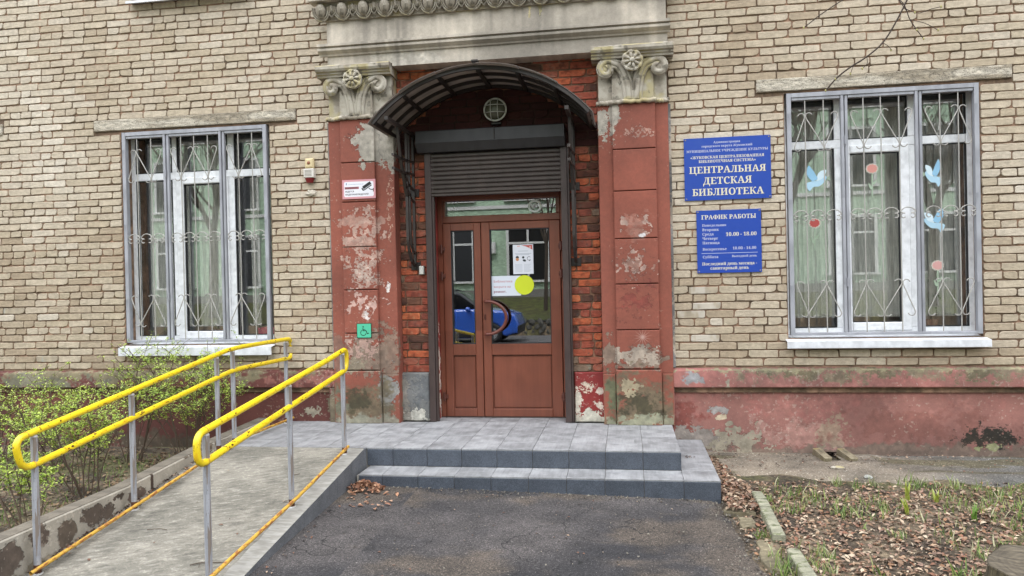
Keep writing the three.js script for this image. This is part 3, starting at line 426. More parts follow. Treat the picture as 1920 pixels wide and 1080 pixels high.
// ---- door with narrow and wide leaf, transom light above
const doorTex = dtex(512, 512, (i, j) => { const st = fbm(i / 9 + 20, j / 160, 3), sc = vn(i / 2.1, j / 2.1) > 0.985 ? 22 : 0; const v = 226 + (fbm(i / 90, j / 120, 4) - 0.5) * 60 + (vn(i * 0.8, j * 0.8) - 0.5) * 8 + (st - 0.5) * 24 + sc; return [v, v, v]; }, true, 1.2);
M.door = std({ map: doorTex, color: C(142, 82, 62, K * 1.05), roughness: 0.33 });
M.doorDark = std({ map: doorTex, color: C(104, 56, 44, K), roughness: 0.4 });
M.dglass = phys({ color: 0xffffff, roughness: 0, transmission: 1, thickness: 0, ior: 2.33 });
const DZ = -0.28, db = (a, b, c, d, z1 = DZ, z0 = -0.345, ch = 0.005) => cbox(a, b, c, d, z0, z1, ch);
const door = put(lib, 'door', merge([db(-0.232, -0.178, 0.302, 2.62), db(1.048, 1.08, 0.302, 2.62), db(-0.177, 1.047, 2.318, 2.388), db(-0.177, 1.047, 2.546, 2.62), db(-0.177, -0.152, 2.389, 2.545), db(1.004, 1.047, 2.389, 2.545)]), M.door, 'brown double door frame');
function leaf(x0, x1, gx0, gx1, label) {
  const z = DZ + 0.012, y = [0.31, 0.392, 0.944, 1.06, 2.236, 2.312];
  const f = put(door, 'door_leaf', merge([db(x0, gx0, y[0], y[5], z), db(gx1, x1, y[0], y[5], z), db(gx0 + 0.0005, gx1 - 0.0005, y[0], y[1], z), db(gx0 + 0.0005, gx1 - 0.0005, y[2], y[3], z), db(gx0 + 0.0005, gx1 - 0.0005, y[4], y[5], z)]), M.door, label);
  put(f, 'door_panel', merge([box(gx0, gx1, y[1], y[2], -0.33, -0.298), cbox(gx0 + 0.012, gx1 - 0.012, y[1] + 0.012, y[2] - 0.012, -0.3, -0.287, 0.006)]), M.door);
  const g = merge([0, 0.016].map((o) => { const q = new THREE.PlaneGeometry(gx1 - gx0, y[4] - y[3]); q.translate((gx0 + gx1) / 2, (y[3] + y[4]) / 2, -0.3 - o); return q; })); put(f, 'pane', g, M.dglass);
  const k = 0.008; put(f, 'gasket', merge([box(gx0, gx0 + k, y[3], y[4], -0.305, -0.272), box(gx1 - k, gx1, y[3], y[4], -0.305, -0.272), box(gx0 + k, gx1 - k, y[4] - k, y[4], -0.305, -0.272), box(gx0 + k, gx1 - k, y[3], y[3] + k, -0.305, -0.272)]), M.gasket);
  return f;
}
leaf(-0.174, 0.222, -0.094, 0.149, 'narrow left leaf'); const wide = leaf(0.229, 1.042, 0.316, 0.935, 'wide right leaf');
{
  const g = merge([0, 0.016].map((o) => { const q = new THREE.PlaneGeometry(1.156, 0.156); q.translate(0.426, 2.467, -0.31 - o); return q; })); put(door, 'pane', g, M.dglass, 'transom pane');
  const pts = []; for (let i = 0; i <= 16; i++) { const a = -Math.PI / 2 + i / 16 * Math.PI; pts.push(V(0.282 + 0.205 * Math.cos(a), 1.333 + 0.168 * Math.sin(a), -0.185)); }
  const arc = new THREE.CatmullRomCurve3([V(0.27, 1.165, -0.27), V(0.272, 1.165, -0.2), ...pts.slice(1, -1), V(0.272, 1.501, -0.2), V(0.27, 1.501, -0.27)]);
  put(wide, 'handle', merge([tube(arc, 0.0165, 60, 10)]), std({ color: C(112, 58, 46, K), roughness: 0.3 }), 'bowed pull handle');
  put(wide, 'keyhole', merge([cbox(0.243, 0.261, 1.315, 1.365, -0.27, -0.258, 0.004), bar(V(0.252, 1.34, -0.26), V(0.252, 1.34, -0.25), 0.006)]), M.doorDark);
  for (const y of [2.05, 1.77, 0.52]) { put(door, 'hinge', merge([cbox(-0.2, -0.155, y - 0.02, y + 0.02, -0.281, -0.245, 0.005), bar(V(-0.19, y - 0.045, -0.25), V(-0.19, y + 0.045, -0.25), 0.013)]), M.doorDark); put(door, 'hinge', merge([cbox(1.025, 1.068, y - 0.02, y + 0.02, -0.281, -0.245, 0.005), bar(V(1.05, y - 0.045, -0.25), V(1.05, y + 0.045, -0.25), 0.013)]), M.doorDark); }
  put(door, 'threshold', cbox(-0.24, 1.08, 0.296, 0.309, -0.36, -0.262, 0.003), std({ color: C(60, 48, 42, K), roughness: 0.5 }));
  const jt = plaster({ x0: -0.5, x1: 0, y0: 0.28, y1: 3.1, ppm: 260, base: [150, 52, 44], vary: 0.15, patches: [{ x: -0.15, y: 0.62, rx: 0.07, ry: 0.34, c: [222, 212, 196], f: 16, j: 1.9 }, { x: -0.25, y: 0.5, rx: 0.1, ry: 0.25, c: [222, 208, 190], f: 14, j: 1.7 }, { x: -0.2, y: 0.9, rx: 0.05, ry: 0.2, c: [214, 200, 186], f: 20, j: 1.6 }] });
  const jm = std({ map: jt.map, roughness: 0.7, color: new THREE.Color(K, K, K) });
  put(door, 'jamb', uvPlan(box(-0.246, -0.233, 0.3, 3.02, -0.36, -0.1), -0.5, 0, 0.28, 3.1, -0.1), jm, 'red painted jamb with flaking paint'); put(door, 'jamb', uvPlan(box(1.081, 1.087, 0.3, 3.02, -0.36, -0.1), 1.08, 1.58, 0.28, 3.1, -0.1), jm);
  put(door, 'lining', box(-0.24, 1.085, 2.622, 3.015, -0.36, -0.3), M.doorDark);
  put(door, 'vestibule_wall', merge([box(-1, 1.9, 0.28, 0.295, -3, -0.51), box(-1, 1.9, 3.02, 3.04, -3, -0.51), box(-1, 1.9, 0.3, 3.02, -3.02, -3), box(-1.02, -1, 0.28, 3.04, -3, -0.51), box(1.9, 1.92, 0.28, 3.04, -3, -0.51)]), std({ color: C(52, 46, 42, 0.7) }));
}

// ---- roller shutter in front of the door
const sh = thing('roller_shutter', 'dark brown roller shutter half lowered above the entrance door', 'shutter', [0.42, 0.3, 0]);
const shTex = dtex(256, 256, (i, j) => { const v = 225 + (fbm(i / 18, j / 50, 4) - 0.5) * 70; return [v, v, v]; }, true, 0.8);
M.shut = std({ map: shTex, color: C(84, 72, 66, K), roughness: 0.45 }); M.shutBox = std({ map: shTex, color: C(60, 58, 60, K), roughness: 0.5 }); M.guide = std({ map: shTex, color: C(82, 66, 62, K), roughness: 0.42 });
put(sh, 'shutter_box', prof([[-0.088, 3.005], [0.03, 3.005], [0.078, 3.09], [0.078, 3.205], [0.07, 3.213], [-0.088, 3.213]], -0.345, 1.135, true), M.shutBox);
for (let i = 0; i < 9; i++) { const y = 2.595 + i * 0.045; put(sh, 'slat', prof([[-0.052, y], [-0.03, y + 0.002], [-0.022, y + 0.012], [-0.022, y + 0.03], [-0.03, y + 0.041], [-0.052, y + 0.0435]], -0.222, 1.083, true), M.shut); }
put(sh, 'bottom_bar', cbox(-0.222, 1.083, 2.57, 2.594, -0.06, -0.018, 0.004), M.shut);
for (const [a, b, c] of [[-0.286, -0.222, -0.2], [1.084, 1.146, 1.166]]) put(sh, 'guide_rail', merge([cbox(a, b, 0.302, 3.004, -0.085, -0.012, 0.004), cbox(Math.min(b, c) + 0.0005, Math.max(b, c), 0.302, 3.004, -0.085, -0.03, 0.003)].concat([0.8, 1.4, 2.0, 2.6].map((y) => bar(V((a + b) / 2, y, -0.013), V((a + b) / 2, y, -0.009), 0.006)))), M.guide);
put(sh, 'bracket', merge([cbox(-0.366, -0.347, 3.06, 3.15, -0.088, 0.02, 0.003), bar(V(-0.357, 3.1, 0.02), V(-0.357, 3.1, 0.04), 0.012)]), M.shut);

// ---- canopy
const cp = thing('entrance_canopy', 'arched dark canopy with brown roof panels over the entrance door', 'canopy', [0.4, 3.2, -0.09]);
M.iron = std({ map: shTex, color: C(56, 47, 42, K), roughness: 0.5 }); M.ironEnd = std({ color: C(150, 138, 132, K), roughness: 0.5 });
M.poly = phys({ map: T.dust, color: C(156, 144, 136, 0.8), roughness: 1, transmission: 0.6, thickness: 0 }); M.polyTop = std({ color: C(104, 66, 70, 0.7), roughness: 0.25 });
{
  const R = 1.35, cx = 0.4, cy = 2.31, half = Math.asin(1.015 / R), A0 = Math.PI / 2 - half, A1 = Math.PI / 2 + half;
  const ring = (r0, r1, a0, a1, z0, z1, seg = 26) => { const s = new THREE.Shape(); s.absarc(cx, cy, r1, a0, a1, false); s.absarc(cx, cy, r0, a1, a0, true); const g = new THREE.ExtrudeGeometry(s, { depth: z1 - z0, bevelEnabled: false, curveSegments: seg }); g.translate(0, 0, z0); return uvBox(g); };
  for (const [z, w, d] of [[0.59, 0.028, 0.032], [0.37, 0.024, 0.028], [0.15, 0.024, 0.028], [-0.075, 0.03, 0.034]]) put(cp, 'arch_rib', ring(R - d, R, A0, A1, z, z + w), M.iron);
  for (let i = 0; i < 7; i++) { const a = lerp(A0 + 0.014, A1 - 0.014, i / 6), r = R - 0.026, p = V(cx + Math.cos(a) * r, cy + Math.sin(a) * r, -0.045), q = p.clone(); q.z = 0.584; const g = sqbar(V(0, 0, -0.045), V(0, 0, 0.584), 0.034, 0.034); g.rotateZ(a - Math.PI / 2); g.translate(p.x, p.y, 0); put(cp, 'purlin', g, M.iron); }
  for (let i = 0; i < 6; i++) { const a0 = lerp(A0, A1, i / 6) - (i === 0 ? 0.02 : 0.0), a1 = lerp(A0, A1, (i + 1) / 6) + (i === 5 ? 0.02 : -0.003), zf = 0.63 + [0, 0.03, 0.06, 0.03, 0.05, 0.01][i], lift = 0.002 + (i % 2) * 0.004; put(cp, 'roof_panel', ring(R + lift, R + lift + 0.006, a0, a1, -0.085, zf, 10), M.poly); }
  put(cp, 'ridge_clip', cbox(0.36, 0.42, 3.682, 3.7, 0.6, 0.68, 0.004), M.iron);
  for (const s of [0, 1]) { // side frames of bent square bar, sprung from the wall
    const x = s ? 1.215 : -0.415, P = (y, z) => V(x, y, z), sq = (pts, w = 0.026) => { const gs = []; for (let i = 0; i + 1 < pts.length; i++) { const d = pts[i + 1].clone().sub(pts[i]).setLength(w * 0.35); gs.push(sqbar(pts[i].clone().sub(d), pts[i + 1].clone().add(d), w)); } return merge(gs); };
    put(cp, 'side_beam', merge([sq([P(3.2, -0.085), P(3.2, 0.76)], 0.034)]), M.iron);
    put(cp, 'side_post', sq([P(3.19, 0.44), P(3.05, 0.41), P(2.9, 0.365), P(2.76, 0.3), P(2.64, 0.23), P(2.55, 0.17)]), M.iron);
    put(cp, 'side_post', sq([P(2.56, 0.175), P(2.12, 0.175), P(2.02, 0.14), P(1.93, 0.06), P(1.885, -0.02), P(1.875, -0.085)]), M.iron);
    put(cp, 'side_post', sq([P(3.19, 0.17), P(2.56, 0.165)], 0.022), M.iron);
    put(cp, 'side_post', sq([P(3.19, 0.085), P(2.2, 0.085), P(2.09, 0.06), P(2.02, 0.0), P(2.0, -0.085)], 0.02), M.iron);
    put(cp, 'side_post', sq([P(3.19, -0.06), P(1.86, -0.06)], 0.024), M.iron);
    for (const y of [2.9, 2.775]) put(cp, 'cross_bar', sq([P(y, 0.6), P(y, 0.38), P(y + 0.01, 0.2), P(y + 0.03, -0.085)], 0.022), M.iron);
    put(cp, 'cross_bar', sq([P(2.86, 0.34), P(2.76, 0.24), P(2.68, 0.12), P(2.64, -0.085)], 0.02), M.iron); put(cp, 'cross_bar', sq([P(2.72, 0.28), P(2.62, 0.15), P(2.55, 0.05), P(2.52, -0.085)], 0.02), M.iron);
    const ends = [[3.2, 0.761, 0.034], [2.9, 0.601, 0.024], [2.775, 0.601, 0.024]]; put(cp, 'end_cap', merge(ends.map(([y, z, w]) => box(x - w / 2, x + w / 2, y - w / 2, y + w / 2, z, z + 0.006))), M.ironEnd);
    put(cp, 'wall_plate', merge([[1.875], [2.62]].map(([y]) => cbox(x - 0.05, x + 0.05, y - 0.04, y + 0.04, -0.09, -0.078, 0.003))), M.iron);
  }
}

// ---- lamp, bell, siren
{
  const L = thing('bulkhead_lamp', 'round bulkhead lamp with wire guard on the wall under the canopy', 'lamp', [0.448, 3.405, -0.09]);
  const c = (r0, r1, d, z, seg = 28) => { const g = new THREE.CylinderGeometry(r1, r0, d, seg); g.rotateX(Math.PI / 2); g.translate(0.448, 3.405, z + d / 2); return N(g); };
  put(L, 'lamp_body', c(0.1, 0.108, 0.06, -0.09), std({ color: C(90, 84, 74, K), roughness: 0.6 }));
  const dome = new THREE.SphereGeometry(0.1, 24, 10, 0, Math.PI * 2, 0, Math.PI / 2); dome.rotateX(Math.PI / 2); dome.scale(1, 1, 0.62); dome.translate(0.448, 3.405, -0.03); put(L, 'glass_cover', N(dome), phys({ color: C(128, 126, 108, K), roughness: 0.22, transmission: 0.3, thickness: 0 }));
  const ringG = new THREE.TorusGeometry(0.109, 0.009, 8, 36); ringG.translate(0.448, 3.405, -0.026); put(L, 'ring', N(ringG), std({ color: C(226, 224, 214, K * 1.1), roughness: 0.4 }));
  const gw = []; for (const o of [-0.035, 0.035]) { const pts = [], ph = []; for (let i = 0; i <= 12; i++) { const a = i / 12 * Math.PI, w = Math.sqrt(0.109 ** 2 - o * o); pts.push([0.448 + o, 3.405 - Math.cos(a) * w, -0.02 + Math.sin(a) * 0.07]); ph.push([0.448 - Math.cos(a) * w, 3.405 + o, -0.02 + Math.sin(a) * 0.07]); } gw.push(tube(spline(pts), 0.004, 24, 5), tube(spline(ph), 0.004, 24, 5)); } put(L, 'wire_guard', merge(gw), std({ color: C(206, 204, 196, K), roughness: 0.4 }));
  put(L, 'cable', merge([tube(spline([[0.448, 3.3, -0.08], [0.452, 3.25, -0.07], [0.45, 3.218, -0.02], [0.45, 3.213, 0.082], [0.45, 3.19, 0.084], [0.452, 3.1, 0.085]]), 0.005, 30, 6)]), M.iron); put(L, 'bracket', cbox(0.4, 0.5, 3.262, 3.29, -0.09, -0.05, 0.006), M.iron);
  const J = solo('bell_button_box', 'small white junction box on the red brick left of the door', 'junction box', cbox(-0.374, -0.326, 1.79, 1.875, -0.09, -0.04, 0.006), std({ color: C(214, 212, 204, K), roughness: 0.5 }), [-0.35, 1.79, -0.09]);
  const S = thing('alarm_siren', 'cream and white alarm siren with red lens on the bricks left of the pilaster', 'alarm', [-1.485, 2.74, 0]);
  const cream = std({ color: C(226, 206, 160, K), roughness: 0.45 }), white = std({ color: C(228, 222, 212, K), roughness: 0.45 }), redl = std({ color: C(120, 32, 34, K), roughness: 0.25 });
  put(S, 'alarm_button', merge([cbox(-1.53, -1.437, 2.905, 3.005, 0, 0.05, 0.014)]), cream); const bt = new THREE.SphereGeometry(0.018, 14, 8); bt.scale(1, 1, 0.6); bt.translate(-1.486, 2.957, 0.05); put(S, 'button_lens', N(bt), std({ color: C(150, 92, 62, K), roughness: 0.3 }));
  put(S, 'siren_case', cbox(-1.54, -1.43, 2.805, 2.898, 0, 0.06, 0.006), white); put(S, 'grille_slot', merge([0, 1, 2, 3, 4].map((i) => box(-1.526, -1.452, 2.822 + i * 0.014, 2.827 + i * 0.014, 0.058, 0.0612))), std({ color: C(120, 112, 100, K) }));
  const lens = new THREE.CylinderGeometry(0.052, 0.034, 0.05, 18, 1, false, 0, Math.PI * 2); lens.scale(1, 1, 0.62); lens.translate(-1.485, 2.779, 0.03); put(S, 'red_lens', N(lens), redl);
  // foam or mortar lump patched on the bricks below it
  solo('mortar_lump', 'small grey lump of mortar stuck to the bricks below the alarm siren', 'mortar', (() => { const g = new THREE.IcosahedronGeometry(0.05, 2); const p = g.attributes.position; for (let i = 0; i < p.count; i++) { const k = 0.7 + 0.6 * vn(p.getX(i) * 50 + 9, p.getY(i) * 50 + p.getZ(i) * 40); p.setXYZ(i, p.getX(i) * k * 1.1, p.getY(i) * k * 0.7, p.getZ(i) * k * 0.45); } g.computeVertexNormals(); g.translate(-1.487, 2.655, 0.0); return uvBox(g); })(), M.stoneWhite, [-1.487, 2.62, 0]);
}

// ---- signs
const fit = (g, text, x, y, maxW, px, style, align = 'center') => { let s = px; do { g.font = `${style.replace('$', s)}`; s -= 1; } while (g.measureText(text).width > maxW && s > 6); g.textAlign = align; g.textBaseline = 'middle'; g.fillText(text, x, y); };
function board(name, label, cat, x0, x1, y0, y1, z0, th, tex, edge, rough, screws) {
  const t = thing(name, label, cat, [(x0 + x1) / 2, y0, z0]);
  put(t, 'backing', box(x0, x1, y0, y1, z0, z0 + th), edge); const g = new THREE.PlaneGeometry(x1 - x0, y1 - y0); g.translate((x0 + x1) / 2, (y0 + y1) / 2, z0 + th + 0.0015);
  put(t, 'printed_face', g, std({ map: tex, roughness: rough, color: new THREE.Color(K * 1.05, K * 1.05, K * 1.05) }));
  if (screws) for (const [a, b] of [[x0 + 0.015, y0 + 0.015], [x1 - 0.015, y0 + 0.015], [x0 + 0.015, y1 - 0.015], [x1 - 0.015, y1 - 0.015]]) { const s = new THREE.SphereGeometry(0.007, 10, 6); s.scale(1, 1, 0.5); s.translate(a, b, z0 + th + 0.003); put(t, 'screw', N(s), M.ironEnd); }
  return t;
}
const blueEdge = std({ color: C(40, 70, 170, K), roughness: 0.3 });
const gold = '#e6dcc0', pale = '#c9c7d6';
const sign1 = ctex(1340, 1000, (g, w, h) => {
  g.fillStyle = '#2448a8'; g.fillRect(0, 0, w, h); for (let i = 0; i < 60; i++) { g.globalAlpha = 0.03; g.fillStyle = i % 2 ? '#3f66c8' : '#22429c'; g.beginPath(); g.ellipse((i * 379) % w, (i * 211) % h, 200, 60, i, 0, 7); g.fill(); } g.globalAlpha = 1;
  const S = 'bold $px serif'; g.fillStyle = pale;
  fit(g, 'Администрация', w / 2, 75, 420, 54, S); fit(g, 'городского округа Жуковский', w / 2, 135, 800, 54, S); fit(g, 'МУНИЦИПАЛЬНОЕ УЧРЕЖДЕНИЕ КУЛЬТУРЫ', w / 2, 212, 1270, 58, S);
  g.fillStyle = gold; fit(g, '«ЖУКОВСКАЯ ЦЕНТРАЛИЗОВАННАЯ', w / 2, 312, 1150, 62, S); fit(g, 'БИБЛИОТЕЧНАЯ СИСТЕМА»', w / 2, 378, 900, 62, S);
  for (const [t, y, m] of [['ЦЕНТРАЛЬНАЯ', 515, 1200], ['ДЕТСКАЯ', 692, 760], ['БИБЛИОТЕКА', 872, 1120]]) { g.fillStyle = '#1b2f74'; fit(g, t, w / 2 + 5, y + 6, m, 160, S); g.fillStyle = gold; fit(g, t, w / 2, y, m, 160, S); }
});
board('library_name_sign', 'larger blue sign with the library name in gold letters', 'sign', 2.264, 3.054, 2.424, 3.012, 0.004, 0.008, sign1, blueEdge, 0.32, true);
const sign2 = ctex(1000, 1000, (g, w, h) => {
  g.fillStyle = '#2448a8'; g.fillRect(0, 0, w, h); const S = 'bold $px serif'; g.fillStyle = gold; fit(g, 'ГРАФИК РАБОТЫ', w / 2, 110, 860, 110, S); g.fillStyle = pale;
  ['Понедельник', 'Вторник', 'Среда', 'Четверг', 'Пятница'].forEach((t, i) => fit(g, t, 85, 240 + i * 70, 380, 58, S, 'left')); fit(g, 'Воскресенье', 85, 620, 380, 60, S, 'left'); fit(g, '10.00 - 14.00', 920, 612, 380, 62, S, 'right');
  g.fillStyle = gold; fit(g, '10.00 - 18.00', 930, 390, 480, 90, S, 'right'); g.fillStyle = '#d8d8e4'; g.fillRect(70, 684, 870, 6); g.fillStyle = pale; fit(g, 'Суббота', 85, 745, 300, 58, S, 'left'); fit(g, 'Выходной день', 925, 738, 390, 54, S, 'right');
  g.fillStyle = gold; fit(g, 'Последний день месяца -', w / 2, 855, 860, 72, S); fit(g, 'санитарный день', w / 2, 925, 600, 72, S);
});
board('opening_hours_sign', 'smaller blue sign listing the opening hours', 'sign', 2.367, 2.955, 1.735, 2.327, 0.004, 0.008, sign2, blueEdge, 0.32, true);
const sign3 = ctex(700, 380, (g, w, h) => {
  g.fillStyle = '#d99aa0'; g.fillRect(0, 0, w, h); g.fillStyle = '#efeef4'; g.beginPath(); g.roundRect(38, 40, w - 76, h - 80, 30); g.fill();
  g.fillStyle = '#6d87a8'; g.beginPath(); g.arc(88, 74, 12, 0, 7); g.fill(); g.fillRect(74, 88, 28, 14); fit(g, 'СИСТЕМА ВИДЕОНАБЛЮДЕНИЯ', 125, 92, 330, 26, '$px sans-serif', 'left');
  g.fillStyle = '#b06a72'; g.fillRect(52, 140, 300, 48); g.fillStyle = '#1c1a1e'; fit(g, 'ВНИМАНИЕ:', 60, 165, 280, 48, 'bold $px sans-serif', 'left'); fit(g, 'ВЕДЕТСЯ', 60, 232, 260, 44, 'bold $px sans-serif', 'left'); fit(g, 'ВИДЕОНАБЛЮДЕНИЕ!', 60, 292, 560, 46, 'bold $px sans-serif', 'left');
  g.save(); g.translate(520, 130); g.rotate(-0.55); g.fillStyle = '#17181c'; g.fillRect(-90, -40, 190, 62); g.fillRect(-110, 30, 200, 20); g.fillRect(-125, -20, 28, 60); g.restore(); g.strokeStyle = '#17181c'; g.lineWidth = 16; g.beginPath(); g.moveTo(560, 175); g.quadraticCurveTo(590, 215, 655, 205); g.stroke(); g.fillRect(648, 180, 14, 70);
});
board('video_surveillance_sign', 'pink and white video surveillance notice on the left pilaster', 'sign', -1.114, -0.766, 2.565, 2.757, 0.085, 0.005, sign3, std({ color: C(214, 160, 166, K) }), 0.45, false);
const sign4 = ctex(400, 400, (g, w, h) => {
  g.fillStyle = '#123b30'; g.fillRect(0, 0, w, h); g.fillStyle = '#58c7a0'; g.beginPath(); g.roundRect(12, 12, w - 24, h - 24, 20); g.fill(); g.strokeStyle = '#0c1f1c'; g.fillStyle = '#0c1f1c'; g.lineWidth = 22; g.lineCap = 'round'; g.lineJoin = 'round';
  g.beginPath(); g.arc(178, 95, 20, 0, 7); g.fill(); g.beginPath(); g.moveTo(170, 140); g.lineTo(172, 200); g.lineTo(255, 200); g.lineTo(290, 285); g.lineTo(325, 270); g.stroke(); g.lineWidth = 18; g.beginPath(); g.arc(180, 258, 74, 0.25, 4.1); g.stroke(); g.lineWidth = 14; g.beginPath(); g.moveTo(172, 168); g.lineTo(232, 168); g.stroke();
});
board('wheelchair_access_sign', 'green wheelchair access plate low on the left pilaster', 'sign', -0.998, -0.845, 1.163, 1.309, 0.085, 0.004, sign4, std({ color: C(18, 50, 42, K) }), 0.35, false);

// ---- papers on the door glass
const flat = (name, label, cat, g, tex, base, rough = 0.6, o = {}) => solo(name, label, cat, g, std({ map: tex, roughness: rough, color: new THREE.Color(K * 1.1, K * 1.1, K * 1.1), side: THREE.DoubleSide, ...o }), base);
const sheet = (x0, x1, y0, y1, z, rot = 0) => { const g = new THREE.BoxGeometry(x1 - x0, y1 - y0, 0.0012); g.rotateZ(rot); g.translate((x0 + x1) / 2, (y0 + y1) / 2, z); return N(g); };
flat('notice_poster', 'white notice with red corner and three small head icons on the door glass', 'poster', sheet(0.553, 0.763, 1.772, 2.074, -0.296), ctex(420, 600, (g, w, h) => {
  g.fillStyle = '#e4e6ee'; g.fillRect(0, 0, w, h); g.fillStyle = '#c4574f'; g.beginPath(); g.moveTo(170, 14); g.lineTo(405, 14); g.lineTo(405, 110); g.quadraticCurveTo(300, 40, 170, 14); g.fill(); g.fillStyle = '#e9b9b2'; g.fillRect(340, 40, 40, 30); g.fillRect(90, 20, 60, 24);
  g.fillStyle = '#a8adba'; for (const [x, y, ww] of [[110, 128, 200], [40, 180, 340], [60, 202, 280]]) g.fillRect(x, y, ww, 9); g.fillStyle = '#2a3038'; g.beginPath(); g.arc(90, 265, 34, Math.PI, 0); g.fill(); g.fillStyle = '#d08f62'; g.beginPath(); g.arc(90, 300, 34, 0, 7); g.fill(); g.fillStyle = '#2a3038'; g.beginPath(); g.arc(90, 272, 34, Math.PI, 0); g.fill();
  g.beginPath(); g.arc(212, 262, 24, 0, 7); g.fill(); g.beginPath(); g.ellipse(235, 325, 36, 22, 0.3, 0, 7); g.fill(); g.strokeStyle = '#39404a'; g.lineWidth = 8; g.beginPath(); g.arc(330, 285, 36, 0.5, 5.6); g.stroke(); g.fillRect(335, 315, 20, 22); g.fillStyle = '#b4bac6'; for (let i = 0; i < 9; i++) g.fillRect(40 + (i % 2) * 6, 400 + i * 19, 150, 6), g.fillRect(220, 400 + i * 19, 150 - (i % 3) * 14, 6);
}), [0.658, 1.772, -0.296]);
flat('closed_notice', 'white paper notice saying the library is closed for repair on the door glass', 'notice', sheet(0.325, 0.628, 1.552, 1.757, -0.2955), ctex(600, 400, (g, w, h) => {
  g.fillStyle = '#dfe4ee'; g.fillRect(0, 0, w, h); g.fillStyle = '#c7959c'; fit(g, 'Библиотека', 36, 110, 400, 66, 'bold $px sans-serif', 'left'); fit(g, 'закрыта на', 36, 215, 360, 66, 'bold $px sans-serif', 'left'); g.fillStyle = '#8a4a58'; fit(g, 'ремонт.', 36, 315, 270, 66, 'bold $px sans-serif', 'left');
}), [0.476, 1.552, -0.2955]);
{ const g = new THREE.CylinderGeometry(0.1, 0.1, 0.0012, 40); g.rotateX(Math.PI / 2); g.translate(0.664, 1.66, -0.2925); solo('yellow_circle_sticker', 'round yellow warning sticker on the door glass', 'sticker', N(g), std({ color: C(214, 226, 40, K * 1.1), roughness: 0.5 }), [0.664, 1.56, -0.2925]);
  const r = new THREE.TorusGeometry(0.055, 0.012, 6, 30), r2 = new THREE.TorusGeometry(0.026, 0.008, 6, 24, 4.6); r.scale(1.1, 1, 0.1); r2.scale(1.1, 0.8, 0.1); const m = merge([r, r2]); m.translate(0.79, 2.463, -0.306); solo('ring_sticker', 'pale ring shaped sticker on the transom glass above the door', 'sticker', m, std({ color: C(236, 240, 238, 1), roughness: 0.5 }), [0.79, 2.4, -0.306]); }

